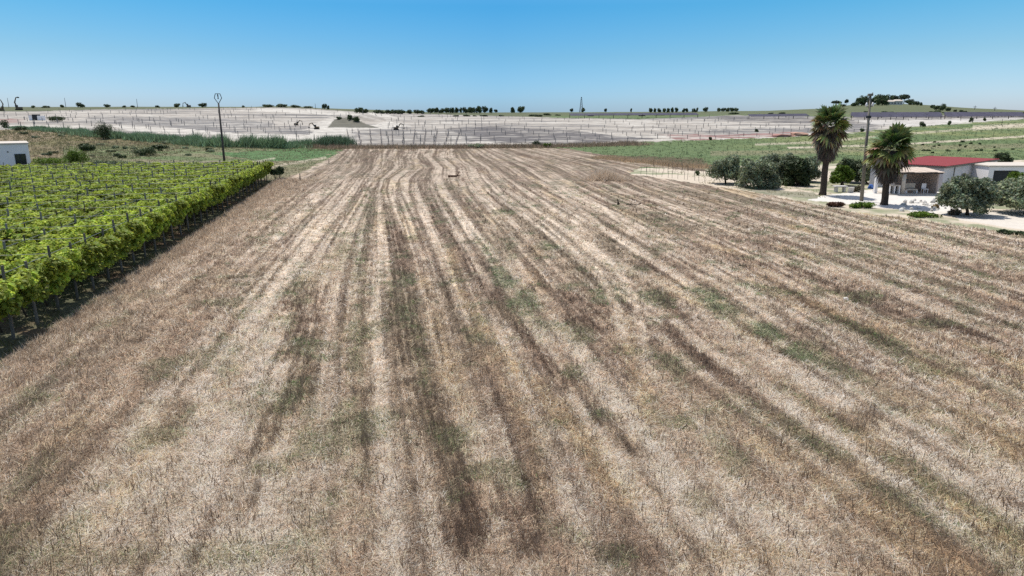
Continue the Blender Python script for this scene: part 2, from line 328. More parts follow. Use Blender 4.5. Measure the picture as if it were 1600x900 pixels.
    rg = reg == 1; col[rg] = g[rg]
    # right hand green field
    h = mix(np.broadcast_to(K['gfield'], X.shape + (3,)), K['gfieldy'], 0.7 * sstep(0.40, 0.68, fbm(X / 26, Y / 9, 111) * 0.7 + 0.3 * n2) * sstep(1050, 1350, px))
    h = mix(h, K['brown'], 0.8 * inpoly(px + jit * 10, py + jit * 4, [(940,243),(1100,247),(1110,268),(960,250)]))
    def line(c, key, a, pts, wd):
        p = np.array(pts, float); yc = np.interp(px, p[:, 0], p[:, 1])
        m = a * sstep(1.3, 0.5, np.abs(py - yc) / wd + (n1 - 0.5) * 0.8) * (px > p[0, 0]) * (px < p[-1, 0])
        return mix(c, K[key], m)
    h = line(h, 'dirt', .75, [(1230,231),(1400,226),(1480,221),(1600,213),(3000,120)], 1.6)
    h = line(h, 'dirt', .5, [(1180,226),(1280,222),(1420,209),(1600,195),(3000,90)], 1.8)
    h = line(h, 'meadowb', .5, [(1110,240),(1250,238),(1400,231),(1600,228),(3000,200)], 4)
    h = line(h, 'dirt', .6, [(1520,200),(1560,198),(1600,196),(3000,150)], 4)
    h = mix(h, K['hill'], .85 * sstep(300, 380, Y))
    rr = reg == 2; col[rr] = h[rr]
    # yard
    y_ = mix(np.broadcast_to(K['dirt'], X.shape + (3,)), K['meadow'], sstep(0.45, 0.62, n1 * 0.5 + n2 * 0.5) * 0.7)
    y_ = mix(y_, K['dirt'], 0.95 * inpoly(px + jit * 6, py + jit * 2, [(1000,272),(1110,278),(1170,289),(1260,298),(1280,304),(1180,301),(1100,290),(990,277)]))
    y_ = mix(y_, K['green'], 0.6 * inpoly(px + jit * 10, py + jit * 3, [(1140,292),(1270,300),(1290,312),(1200,305)]))
    y_ = mix(y_, K['chalk'], 0.97 * inpoly(px + jit * 6, py + jit * 2, [(1262,313),(1290,306),(1340,298),(1400,292),(1470,296),(1500,305),(1500,330),(1480,336),(1400,327),(1330,320)]))
    y_ = mix(y_, K['dirt'], 0.95 * inpoly(px + jit * 6, py + jit * 2, [(1490,330),(1540,326),(1610,328),(1900,380),(1900,420),(1610,364),(1500,346)]))
    y_ = mix(y_, K['chalk'], 0.6 * inpoly(px + jit * 6, py + jit * 2, [(1490,334),(1540,330),(1610,334),(1610,360),(1500,344)]))
    ry_ = reg == 3; col[ry_] = y_[ry_]
    # meadow and scrub on the left, verge strip of the back edge
    m1 = fbm(X / 9, Y / 5, 121)
    md = mix(np.broadcast_to(K['scrub'], X.shape + (3,)), K['scrubb'], sstep(0.4, 0.62, m1))
    inm = sstep(226, 240, py + (px - 300) * 0.03 + jit * 3) * (px > 100)
    md = mix(md, K['meadow'], inm * 0.9); md = mix(md, K['meadowb'], inm * 0.55 * sstep(0.4, 0.62, fbm(X / 14, Y / 3, 123)))
    md = mix(md, K['meadowg'], 0.9 * inpoly(px + jit * 14, py + jit * 2.5, [(390,238),(470,233),(538,234),(505,249),(440,252),(330,244)]) )
    md = mix(md, K['meadowb'], 0.5 * inpoly(px + jit * 14, py + jit * 3, [(190,252),(340,252),(480,250),(530,245),(480,275),(430,300),(400,300),(410,262),(300,259)]))
    md = line(md, 'dirt', .5, [(340,262),(380,256),(430,247)], 1.5); md = line(md, 'dirt', .5, [(405,266),(440,258),(510,246)], 2)
    md = mix(md, K['brown'], 0.75 * inpoly(px + jit * 8, py + jit * 1.5, [(480,228),(900,224),(900,233),(480,234)]) * (Y > 150))
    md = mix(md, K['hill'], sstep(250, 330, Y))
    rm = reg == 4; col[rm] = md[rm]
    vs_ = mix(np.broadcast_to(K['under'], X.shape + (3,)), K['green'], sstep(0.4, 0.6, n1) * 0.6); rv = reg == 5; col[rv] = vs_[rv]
    rp = reg == 6; col[rp] = K['plain']
    return dict(Z=Z, reg=reg, col=col, D=D, G=Gm, s=s, px=px, py=py, L=pl)

# ------------------------------------------------------------------ mesh / material helpers
def mesh(name, V, Fc, cols=None, attrs=None, smooth=False):
    V = np.asarray(V, np.float32); Fc = np.asarray(Fc, np.int32)
    me = bpy.data.meshes.new(name); k = Fc.shape[1]
    me.vertices.add(len(V)); me.vertices.foreach_set('co', V.ravel())
    me.loops.add(Fc.size); me.loops.foreach_set('vertex_index', Fc.ravel())
    me.polygons.add(len(Fc)); me.polygons.foreach_set('loop_start', np.arange(0, Fc.size, k, dtype=np.int32))
    try: me.polygons.foreach_set('loop_total', np.full(len(Fc), k, np.int32))
    except Exception: pass
    if smooth: me.polygons.foreach_set('use_smooth', np.ones(len(Fc), bool))
    me.update(calc_edges=True)
    if cols is not None:
        a = me.color_attributes.new('Col', 'FLOAT_COLOR', 'POINT')
        c4 = np.ones((len(V), 4), np.float32); c4[:, :3] = cols; a.data.foreach_set('color', c4.ravel())
    for n, arr in (attrs or {}).items():
        a = me.attributes.new(n, 'FLOAT', 'POINT'); a.data.foreach_set('value', np.asarray(arr, np.float32))
    return me
class MB:
    """collects shapes (polygons of any size) into one mesh"""
    def __init__(s): s.v = []; s.f = []
    def add(s, vs, fs):
        o = len(s.v); s.v += [tuple(v) for v in vs]; s.f += [tuple(i + o for i in f) for f in fs]; return s
    def box(s, x0, x1, y0, y1, z0, z1, M=None):
        vs = [Vector(p) for p in ((x0,y0,z0),(x1,y0,z0),(x1,y1,z0),(x0,y1,z0),(x0,y0,z1),(x1,y0,z1),(x1,y1,z1),(x0,y1,z1))]
        if M: vs = [M @ v for v in vs]
        return s.add(vs, [(0,3,2,1),(4,5,6,7),(0,1,5,4),(1,2,6,5),(2,3,7,6),(3,0,4,7)])
    def tube(s, pts, rad, n=8, cap=True):
        pts = [Vector(p) for p in pts]; rings = []
        if not hasattr(rad, '__len__'): rad = [rad] * len(pts)
        vs = []
        for i, p in enumerate(pts):
            d = (pts[min(i + 1, len(pts) - 1)] - pts[max(i - 1, 0)]).normalized()
            a = d.orthogonal().normalized() if abs(d.z) < 0.95 else Vector((1, 0, 0)).cross(d).normalized()
            if abs(d.z) < 0.95: a = Vector((0, 0, 1)).cross(d).normalized()
            b = d.cross(a)
            for k in range(n):
                t = 2 * math.pi * k / n
                vs.append(p + (a * math.cos(t) + b * math.sin(t)) * rad[i])
        fs = [(i * n + k, i * n + (k + 1) % n, (i + 1) * n + (k + 1) % n, (i + 1) * n + k) for i in range(len(pts) - 1) for k in range(n)]
        if cap: fs += [tuple(range(n - 1, -1, -1)), tuple(range((len(pts) - 1) * n, len(pts) * n))]
        return s.add(vs, fs)
    def data(s, name):
        me = bpy.data.meshes.new(name); me.from_pydata(s.v, [], s.f); me.update(); return me
    def obj(s, name, mat, parent=None, bevel=0, smooth=False):
        me = s.data(name); o = link(name, me, mat, parent)
        if smooth:
            me.polygons.foreach_set('use_smooth', [True] * len(me.polygons))
        if bevel:
            b = o.modifiers.new('bevel', 'BEVEL'); b.width = bevel; b.segments = 2; b.limit_method = 'ANGLE'
        return o
def link(name, me, mat=None, parent=None):
    o = bpy.data.objects.new(name, me); COL.objects.link(o)
    if mat and not me.materials: me.materials.append(mat)
    if parent: o.parent = parent
    return o
def tag(o, label, cat, group=None, kind=None):
    if label: o['label'] = label
    if cat: o['category'] = cat
    if group: o['group'] = group
    if kind: o['kind'] = kind
    return o
def thing(name, loc, label, cat, group=None, rz=0, scale=None):
    o = bpy.data.objects.new(name, None); COL.objects.link(o); o.location = loc; o.rotation_euler = (0, 0, rz)
    o.empty_display_size = 0.3
    if scale: o.scale = scale
    return tag(o, label, cat, group)
def dup(o, loc, rz=0, scale=None, label=None, group=None):
    def cp(src, par):
        c = src.copy(); COL.objects.link(c)
        if par: c.parent = par
        for ch in kids[src.name]: cp(ch, c)
        return c
    kids = {}
    def walk(x):
        kids[x.name] = list(x.children)
        for c in x.children: walk(c)
    walk(o); r = cp(o, None); r.location = loc; r.rotation_euler = (0, 0, rz)
    if scale: r.scale = scale
    if label: r['label'] = label
    if group: r['group'] = group
    return r
def mat(name, col, rough=0.85, noise=0.25, scale=3.0, use_attr=False, trans=0.0, bump=0.0, spec=0.2, col2=None, coord='Object', rand=0.0, metal=0.0):
    m = bpy.data.materials.new(name); m.use_nodes = True; n = m.node_tree; n.nodes.clear()
    out = n.nodes.new('ShaderNodeOutputMaterial'); b = n.nodes.new('ShaderNodeBsdfPrincipled')
    b.inputs['Roughness'].default_value = rough; b.inputs['Specular IOR Level'].default_value = spec; b.inputs['Metallic'].default_value = metal
    tc = n.nodes.new('ShaderNodeTexCoord'); nz = n.nodes.new('ShaderNodeTexNoise')
    nz.inputs['Scale'].default_value = scale; nz.inputs['Detail'].default_value = 5; nz.inputs['Roughness'].default_value = 0.65
    n.links.new(tc.outputs[coord], nz.inputs['Vector'])
    rp = n.nodes.new('ShaderNodeValToRGB')
    c = np.array(col, float); c2 = np.array(col2, float) if col2 is not None else c
    rp.color_ramp.elements[0].position = 0.3; rp.color_ramp.elements[1].position = 0.7
    rp.color_ramp.elements[0].color = (*np.clip(c * (1 - noise), 0, 1), 1); rp.color_ramp.elements[1].color = (*np.clip(c2 * (1 + noise), 0, 1), 1)
    n.links.new(nz.outputs['Fac'], rp.inputs[0]); colout = rp.outputs[0]
    if use_attr:
        at = n.nodes.new('ShaderNodeAttribute'); at.attribute_name = 'Col'
        mx = n.nodes.new('ShaderNodeMix'); mx.data_type = 'RGBA'; mx.blend_type = 'MULTIPLY'; mx.inputs[0].default_value = 1
        n.links.new(colout, mx.inputs[6]); n.links.new(at.outputs['Color'], mx.inputs[7]); colout = mx.outputs[2]
    if rand:
        oi = n.nodes.new('ShaderNodeObjectInfo'); mr = n.nodes.new('ShaderNodeMapRange'); mr.inputs[3].default_value = 1 - rand; mr.inputs[4].default_value = 1 + rand
        n.links.new(oi.outputs['Random'], mr.inputs[0])
        hs = n.nodes.new('ShaderNodeHueSaturation'); n.links.new(mr.outputs[0], hs.inputs['Value']); n.links.new(colout, hs.inputs['Color']); colout = hs.outputs[0]
    n.links.new(colout, b.inputs['Base Color'])
    if bump:
        bp = n.nodes.new('ShaderNodeBump'); bp.inputs['Strength'].default_value = bump; bp.inputs['Distance'].default_value = 0.05
        n.links.new(nz.outputs['Fac'], bp.inputs['Height']); n.links.new(bp.outputs[0], b.inputs['Normal'])
    if trans:
        tr = n.nodes.new('ShaderNodeBsdfTranslucent'); n.links.new(colout, tr.inputs[0])
        ms = n.nodes.new('ShaderNodeMixShader'); ms.inputs[0].default_value = trans
        n.links.new(b.outputs[0], ms.inputs[1]); n.links.new(tr.outputs[0], ms.inputs[2]); n.links.new(ms.outputs[0], out.inputs[0])
    else: n.links.new(b.outputs[0], out.inputs[0])
    return m

def ground_material(name, fine, streak):
    m = bpy.data.materials.new(name); m.use_nodes = True; n = m.node_tree; n.nodes.clear(); L = n.links
    out = n.nodes.new('ShaderNodeOutputMaterial'); b = n.nodes.new('ShaderNodeBsdfPrincipled')
    b.inputs['Roughness'].default_value = 0.95; b.inputs['Specular IOR Level'].default_value = 0.05
    at = n.nodes.new('ShaderNodeAttribute'); at.attribute_name = 'Col'
    ge = n.nodes.new('ShaderNodeNewGeometry')
    def noise(vec, sc, det=4, ro=0.7):
        z = n.nodes.new('ShaderNodeTexNoise'); z.inputs['Scale'].default_value = sc; z.inputs['Detail'].default_value = det; z.inputs['Roughness'].default_value = ro
        L.new(vec, z.inputs['Vector']); return z.outputs['Fac']
    def rng(v, a, b_, c, d):
        r = n.nodes.new('ShaderNodeMapRange'); r.inputs[1].default_value = a; r.inputs[2].default_value = b_; r.inputs[3].default_value = c; r.inputs[4].default_value = d
        L.new(v, r.inputs[0]); return r.outputs[0]
    def mul(a, b_):
        q = n.nodes.new('ShaderNodeMath'); q.operation = 'MULTIPLY'; L.new(a, q.inputs[0]); L.new(b_, q.inputs[1]); return q.outputs[0]
    f = rng(noise(ge.outputs['Position'], 5.0, 6, 0.8), 0.3, 0.7, 1 - fine, 1 + fine)
    g = rng(noise(ge.outputs['Position'], 0.9, 4, 0.7), 0.3, 0.7, 1 - fine * 0.5, 1 + fine * 0.5)
    v = mul(f, g)
    if streak:
        rs = n.nodes.new('ShaderNodeAttribute'); rs.attribute_name = 'row'
        sx = n.nodes.new('ShaderNodeSeparateXYZ'); L.new(ge.outputs['Position'], sx.inputs[0])
        cb = n.nodes.new('ShaderNodeCombineXYZ')
        q = n.nodes.new('ShaderNodeMath'); q.operation = 'MULTIPLY'; q.inputs[1].default_value = 3.2; L.new(rs.outputs['Fac'], q.inputs[0]); L.new(q.outputs[0], cb.inputs[0])
        q2 = n.nodes.new('ShaderNodeMath'); q2.operation = 'MULTIPLY'; q2.inputs[1].default_value = 0.16; L.new(sx.outputs['Y'], q2.inputs[0]); L.new(q2.outputs[0], cb.inputs[1])
        st = rng(noise(cb.outputs[0], 1.0, 3, 0.75), 0.3, 0.7, 1 - streak, 1 + streak)
        v = mul(v, st)
    mx = n.nodes.new('ShaderNodeMix'); mx.data_type = 'RGBA'; mx.blend_type = 'MULTIPLY'; mx.inputs[0].default_value = 1
    cc = n.nodes.new('ShaderNodeCombineColor')
    for i in range(3): L.new(v, cc.inputs[i])
    L.new(at.outputs['Color'], mx.inputs[6]); L.new(cc.outputs[0], mx.inputs[7]); L.new(mx.outputs[2], b.inputs['Base Color'])
    bp = n.nodes.new('ShaderNodeBump'); bp.inputs['Strength'].default_value = 0.35; bp.inputs['Distance'].default_value = 0.06
    L.new(f, bp.inputs['Height']); L.new(bp.outputs[0], b.inputs['Normal'])
    L.new(b.outputs[0], out.inputs[0]); return m
GM = {'stubble_field': ground_material('stubble_soil', 0.36, 0.34), 'gravel_hillside': ground_material('marl_gravel', 0.22, 0),
      'green_field': ground_material('green_growth', 0.2, 0), 'dirt_yard': ground_material('pale_dirt', 0.14, 0),
      'meadow': ground_material('dry_meadow', 0.4, 0), 'vineyard_soil': ground_material('vineyard_soil', 0.4, 0), 'distant_plain': ground_material('plain', 0.2, 0)}

# ------------------------------------------------------------------ the ground, one sheet divided by plots
ys = np.concatenate([np.linspace(-12, 8, 24)[:-1], 8 * (170 / 8.) ** np.linspace(0, 1, 620)[:-1], 170 * (540 / 170.) ** np.linspace(0, 1, 420)[:-1], 540 * (16000 / 540.) ** np.linspace(0, 1, 60)])
us = np.concatenate([np.linspace(-1.25, -0.8, 70)[:-1], np.linspace(-0.8, 0.8, 1250), np.linspace(0.8, 1.25, 70)[1:]]); NU = len(us)
YY = np.repeat(ys[:, None], NU, 1); XX = us[None, :] * (YY + 20)
gi = ground_info(XX.ravel(), YY.ravel())
idx = np.arange(XX.size).reshape(XX.shape)
quads = np.stack([idx[:-1, :-1], idx[:-1, 1:], idx[1:, 1:], idx[1:, :-1]], -1).reshape(-1, 4)
fr = gi['reg'][quads[:, 0]]
P = np.stack([XX.ravel(), YY.ravel(), gi['Z']], 1)
for r, nm in enumerate(REG):
    q = quads[fr == r]
    if not len(q): continue
    u, inv = np.unique(q, return_inverse=True)
    me = mesh(nm, P[u], inv.reshape(-1, 4), gi['col'][u], {'row': gi['s'][u]}, smooth=True)
    tag(link(nm, me, GM[nm]), None, None, kind='structure')
del P, quads, idx
# ------------------------------------------------------------------ straw, stubble and weeds on the field
def blades(name, X, Y, n_per, hgt, wid, spread, tilt, colr, cvar, seed, label, base=None, kindmat=None, curve=0.0):
    """many thin blades: tufts at X,Y; tilt = mean lean from vertical (radians)"""
    r = np.random.default_rng(seed); N = len(X) * n_per
    bx = np.repeat(X, n_per) + r.normal(0, spread, N); by = np.repeat(Y, n_per) + r.normal(0, spread, N)
    bz = zf(bx, by)
    a = r.uniform(0, 2 * np.pi, N); tl = np.clip(r.normal(tilt[0], tilt[1], N), 0, 1.55)
    hh = np.repeat(hgt if hasattr(hgt, '__len__') else np.full(len(X), hgt), n_per) * r.uniform(0.45, 1.25, N)
    d = np.stack([np.sin(tl) * np.cos(a), np.sin(tl) * np.sin(a), np.cos(tl)], 1)
    w_ = r.uniform(0, 2 * np.pi, N); side = np.stack([np.cos(w_), np.sin(w_), np.zeros(N)], 1)
    side = np.where((tl > 1.1)[:, None], np.stack([-np.sin(a), np.cos(a), 0 * a], 1), side)
    wv = (wid if not hasattr(wid, '__len__') else np.repeat(wid, n_per))
    wv = wv * r.uniform(0.6, 1.4, N)
    b = np.stack([bx, by, bz + 0.004 + (tl > 1.1) * r.uniform(0, 0.05, N)], 1)
    V = np.empty((N, 3, 3), np.float32)
    V[:, 0] = b - side * wv[:, None] / 2; V[:, 1] = b + side * wv[:, None] / 2; V[:, 2] = b + d * hh[:, None]
    c = np.repeat(colr, n_per, 0) * r.uniform(1 - cvar, 1 + cvar, (N, 1))
    C3 = np.repeat(np.clip(c, 0, 1), 3, 0)
    me = mesh(name, V.reshape(-1, 3), np.arange(3 * N).reshape(-1, 3), C3)
    return tag(link(name, me, kindmat), label, name.replace('_', ' '), kind='stuff')
M_straw = mat('straw', (1, 1, 1), 0.7, 0.12, 2, use_attr=True, trans=0.5, spec=0.3)
M_weed = mat('weed_leaf', (1, 1, 1), 0.7, 0.12, 2, use_attr=True, trans=0.3)
R = np.random.default_rng(5)
def screen_points(n, y0, y1, x0=-480, x1=2080, p=1.0):
    n = int(n * 1.5 * (1120 - y0) / (y1 - y0)); y1 = 1120
    """points on the flat field, denser where the ground is near"""
    py = y0 + (y1 - y0) * R.random(n) ** p; px = R.uniform(x0, x1, n)
    k = (py < 950) | (R.random(n) < .5); py = py[k]; px = px[k]
    v = (CY - py) / F; dz = -ST + v * CT; t = -H / dz
    return (px - CX) / F * t, (CT + v * ST) * t
# lying straw
X, Y = screen_points(500000, 238, 960)
g = ground_info(X, Y); k = (g['reg'] == 0) & (R.random(len(X)) < (1 - 0.75 * g['D']) * sstep(238, 400, g['py']) * (0.45 + 0.9 * fbm(X / 0.45, Y / 0.45, 181, 2)))
X, Y = X[k], Y[k]; c = g['col'][k]
lum = (R.choice([0.5, 0.85, 1.15, 1.6], len(X), p=[.28, .26, .26, .20]) * (0.55 + 0.9 * fbm(X / 0.3, Y / 0.3, 171, 2)))[:, None]
dist = np.sqrt(X * X + Y * Y)
blades('straw_litter', X, Y, 3, 0.2 + 0.004 * dist, 0.007 + 0.0006 * dist, 0.12, (1.36, 0.16), np.minimum(c * lum * np.array([1.06, 1.0, 0.95]) * 2.2, [0.82, 0.76, 0.67]), 0.25, 1,
       'loose pale cut straw lying over the harvested field', kindmat=M_straw)
# standing stubble
X, Y = screen_points(340000, 236, 950)
g = ground_info(X, Y); rowl = 0.5 + 0.5 * np.cos(g['s'] * 2 * np.pi / 0.27 + 3 * fbm(g['s'] * .5, Y / 20, 159, 2))
k = (g['reg'] == 0) & (R.random(len(X)) < (0.02 + 0.72 * g['D'] ** 1.2) * (0.2 + 0.8 * rowl) * sstep(236, 380, g['py']) * 0.8)
X, Y = X[k], Y[k]; dd = g['D'][k]; dist = np.sqrt(X * X + Y * Y)
c = mix(np.broadcast_to(K['straw'] * 1.7, (len(X), 3)), K['brown'] * 1.75, dd * 0.95); c = mix(c, g['col'][k] * 2.0, np.full(len(X), .35))
blades('standing_stubble', X, Y, 5, 0.13 + 0.10 * dd, 0.006 + 0.0006 * dist, 0.035, (0.28, 0.2), c, 0.35, 2,
       'short brown standing stubble in bands along the harvest rows', kindmat=M_straw)
# weeds
X, Y = screen_points(120000, 290, 950)
g = ground_info(X, Y); k = (g['reg'] == 0) & (R.random(len(X)) < 0.9 * g['G'] ** 1.3 + 0.004)
X, Y = X[k], Y[k]; dist = np.sqrt(X * X + Y * Y)
c = lin(122, 142, 96) * 1.6 * R.uniform(0.6, 1.35, (len(X), 1)) * np.array([R.uniform(0.8, 1.2), 1, 0.9])
blades('field_weeds', X, Y, 6, 0.12, 0.016 + 0.0006 * dist, 0.07, (0.8, 0.35), c, 0.3, 3,
       'low green weeds growing between the stubble rows', kindmat=M_weed)
# taller dead stalks sprinkled over the field (dark ticks)
X, Y = screen_points(9000, 290, 930); g = ground_info(X, Y); k = g['reg'] == 0; X, Y = X[k], Y[k]; dist = np.sqrt(X * X + Y * Y)
blades('dead_stalks', X, Y, 4, R.uniform(0.15, 0.42, len(X)), 0.012 + 0.0006 * dist, 0.09, (0.45, 0.3), np.tile(lin(150, 126, 104), (len(X), 1)), 0.4, 4,
       'taller dead brown stalks dotted over the stubble', kindmat=M_straw)
# dry grass of the verge between vineyard and field, and along the field's end
def along(pts, n, sp):
    P_ = [G(*p) for p in pts]; L_ = np.array([(P_[i + 1] - P_[i]).length for i in range(len(P_) - 1)]); cum = np.concatenate([[0], np.cumsum(L_)])
    t = R.uniform(0, cum[-1], n); x = np.interp(t, cum, [p.x for p in P_]); y = np.interp(t, cum, [p.y for p in P_])
    return x + R.normal(0, sp, n), y + R.normal(0, sp, n)
tt = R.uniform(-14, 62, 13000); oo = R.exponential(1.3, 13000) + 0.9
X = V0.x + VD.x * tt - VP.x * oo; Y = V0.y + VD.y * tt - VP.y * oo
cc = mix(np.broadcast_to(lin(240, 220, 194) * 1.3, (len(X), 3)), lin(184, 156, 130), R.random(len(X)))
blades('verge_grass', X, Y, 5, R.uniform(0.15, 0.38, len(X)), 0.012 + 0.0006 * Y, 0.08, (0.75, 0.35), cc, 0.35, 6,
       'dry pinkish grass along the edge of the vineyard', kindmat=M_straw)
x1, y1 = along([(470, 229), (560, 231), (700, 231), (880, 229), (1000, 225)], 5200, 1.6)
cc = mix(np.broadcast_to(lin(190, 164, 142) * 1.3, (len(x1), 3)), lin(130, 124, 98), R.random(len(x1)))
blades('rough_grass', x1, y1, 6, R.uniform(0.3, 1.0, len(x1)), 0.09, 0.3, (0.35, 0.25), cc, 0.4, 7,
       'brown rough grass in a strip across the far end of the field', kindmat=M_straw)
x1, y1 = along([(940, 246), (1020, 254), (1100, 262), (1110, 262)], 2400, 1.5)
cc = mix(np.broadcast_to(lin(206, 176, 144) * 1.4, (len(x1), 3)), lin(160, 150, 112), R.random(len(x1)) ** 2)
blades('tawny_grass', x1, y1, 6, R.uniform(0.2, .55, len(x1)), 0.06, 0.3, (0.35, 0.25), cc, 0.35, 8,
       'tawny tall grass bordering the green field', kindmat=M_straw)
# grass on the left meadow, green field, yard, under vines
def scatter_region(name, n, box, regs, hgt, wid, cols, label, seed, per=5, poly=None):
    px = R.uniform(box[0], box[2], n); py = R.uniform(box[1], box[3], n)
    if poly:
        k = inpoly(px, py, poly); px, py = px[k], py[k]
    t = np.geomspace(20, 700, 1400)[None, :]
    xs = []; ysl = []
    for i in range(0, len(px), 2000):
        u = ((px[i:i + 2000] - CX) / F)[:, None]; v = ((CY - py[i:i + 2000]) / F)[:, None]
        X_ = u * t; Y_ = (CT + v * ST) * t; Z_ = H + (-ST + v * CT) * t
        hit = Z_ <= np.interp(Y_, PROF_Y, PROF_Z)
        kk = np.argmax(hit, 1); ok = hit[np.arange(len(kk)), kk]
        xs.append(X_[np.arange(len(kk)), kk][ok]); ysl.append(Y_[np.arange(len(kk)), kk][ok])
    X = np.concatenate(xs); Y = np.concatenate(ysl); X = X + R.normal(0, 0.5, len(X)); Y = Y + R.normal(0, 0.5, len(Y))
    g = ground_info(X, Y); k = np.isin(g['reg'], regs); X, Y = X[k], Y[k]
    c = mix(np.broadcast_to(lin(*cols[0]), (len(X), 3)), lin(*cols[1]), sstep(0.3, 0.7, fbm(X / 6, Y / 6, seed + 200)))
    c = c * R.uniform(0.7, 1.3, (len(X), 1))
    blades(name, X, Y, per, R.uniform(0.5, 1.2, len(X)) * hgt, wid * (0.3 + Y / 90), 0.25, (0.6, 0.3), c, 0.3, seed, label, kindmat=M_weed)
scatter_region('scrub_growth', 16000, (-30, 200, 560, 300), [4], 0.45, 0.06, [(140, 138, 98), (170, 154, 122)], 'olive brown rough herbs over the left slope', 12, poly=[(-40, 195), (560, 225), (560, 236), (330, 240), (200, 252), (120, 275), (-40, 290)])
scatter_region('meadow_grass', 9000, (100, 228, 545, 292), [4], 0.22, 0.05, [(124, 146, 100), (168, 154, 122)], 'short patchy meadow grass behind the vineyard', 16)
scatter_region('crop_rows', 9000, (860, 184, 1640, 268), [2], 0.25, 0.07, [(124, 146, 102), (146, 154, 114)], 'low green growth over the field beyond the olive trees', 13)
scatter_region('yard_weeds', 3500, (960, 255, 1640, 350), [3], 0.2, 0.05, [(112, 126, 70), (170, 160, 110)], 'sparse weeds on the dirt around the olive trees', 14,
               poly=[(1000, 258), (1110, 262), (1290, 262), (1290, 312), (1180, 300), (1100, 287), (1080, 276)])
# under the vineyard
tt = R.uniform(-8, 60, 9000); oo = R.uniform(-1.2, 26, 9000) ** 1.0
X = V0.x + VD.x * tt + VP.x * oo; Y = V0.y + VD.y * tt + VP.y * oo
blades('vineyard_weeds', X, Y, 6, R.uniform(0.15, 0.5, len(X)), 0.03, 0.15, (0.6, 0.3), mix(np.broadcast_to(lin(104, 118, 60), (len(X), 3)), lin(130, 108, 84), R.random(len(X))), 0.3, 15,
       'green and brown weeds in the shade under the vines', kindmat=M_weed)

# ------------------------------------------------------------------ foliage builders
def leaf_cloud(name, blobs, n, size, seed, up=0.3, gap=0.45, asp=0.45, dark=(0.55, 1.35), shell=0.45):
    r = np.random.default_rng(seed); B = np.array(blobs, float)
    vol = B[:, 3] * B[:, 4] * B[:, 5]; pr = vol ** 0.7; pr /= pr.sum()
    i = r.choice(len(B), int(n * 1.7), p=pr)
    d = r.normal(size=(len(i), 3)); d /= np.linalg.norm(d, axis=1)[:, None]
    rad = r.random(len(i)) ** shell
    p = B[i, :3] + d * rad[:, None] * B[i, 3:6]
    sc = size * 5
    nz = fbm(p[:, 0] / sc + p[:, 2] / sc * 0.7, p[:, 1] / sc - p[:, 2] / sc * 0.9, seed, 3)
    keep = (nz > gap) | (r.random(len(i)) < 0.25)
    p = p[keep][:n]; d = d[keep][:n]; nz = nz[keep][:n]; N = len(p)
    nrm = d * 0.8 + r.normal(size=(N, 3)) * 0.7 + np.array([0, 0, up]); nrm /= np.linalg.norm(nrm, axis=1)[:, None]
    t = np.cross(nrm, r.normal(size=(N, 3))); t /= np.linalg.norm(t, axis=1)[:, None]; b = np.cross(nrm, t)
    s = (size * r.uniform(0.6, 1.4, N))[:, None]
    V = np.empty((N, 4, 3), np.float32)
    V[:, 0] = p - t * s; V[:, 1] = p + b * s * asp + nrm * s * 0.15; V[:, 2] = p + t * s; V[:, 3] = p - b * s * asp + nrm * s * 0.15
    var = dark[0] + (dark[1] - dark[0]) * np.clip((nz - gap) * 2.2, 0, 1) * r.uniform(0.6, 1.2, N)
    tint = np.stack([var * r.uniform(0.85, 1.2, N), var, var * r.uniform(0.8, 1.2, N)], 1)
    return mesh(name, V.reshape(-1, 3), np.arange(4 * N).reshape(-1, 4), np.repeat(tint, 4, 0))
def leafmat(name, rgb, trans=0.25, rand=0.12, k=0.66):
    return mat(name, lin(*rgb, k=k), 0.6, 0.2, 1.3, use_attr=True, trans=trans, rand=rand, spec=0.25)
M_olive = leafmat('olive_leaf', (158, 170, 134), 0.28, k=.78)
M_dark = leafmat('dark_leaf', (94, 112, 70), 0.16)
M_pine = leafmat('pine_needles', (84, 102, 74), 0.12)
M_vine = leafmat('vine_leaf', (184, 202, 78), 0.4, 0.08, k=0.95)
M_lime = leafmat('lime_leaf', (120, 150, 50), 0.3)
M_reed = mat('reed_leaf', (1, 1, 1), 0.6, 0.15, 1, use_attr=True, trans=0.2)
M_bark = mat('bark', lin(98, 84, 70), 0.9, 0.4, 6, bump=0.6)
M_barkl = mat('olive_bark', lin(140, 128, 112), 0.9, 0.4, 6, bump=0.6)
M_post = mat('weathered_wood', lin(150, 145, 138), 0.85, 0.3, 9, rand=0.15)
M_postd = mat('dark_post', lin(92, 84, 78), 0.85, 0.3, 9, rand=0.2)
M_conc = mat('concrete', lin(140, 134, 122), 0.9, 0.16, 4, bump=0.3)
M_wire = mat('wire', lin(170, 170, 168), 0.5, 0.1, 4, metal=0.6)
M_white = mat('white_plaster', lin(244, 240, 238, k=.85), 0.85, 0.06, 1.3)
M_cream = mat('cream_stone', lin(226, 214, 198), 0.85, 0.12, 3)
M_stone = mat('limestone', lin(236, 230, 220), 0.9, 0.15, 3, bump=0.5)
M_glass = mat('dark_glass', (0.02, 0.025, 0.03), 0.15, 0.1, 3, spec=0.6)
M_steel = mat('dark_steel', lin(70, 72, 74), 0.5, 0.2, 5, metal=0.4)

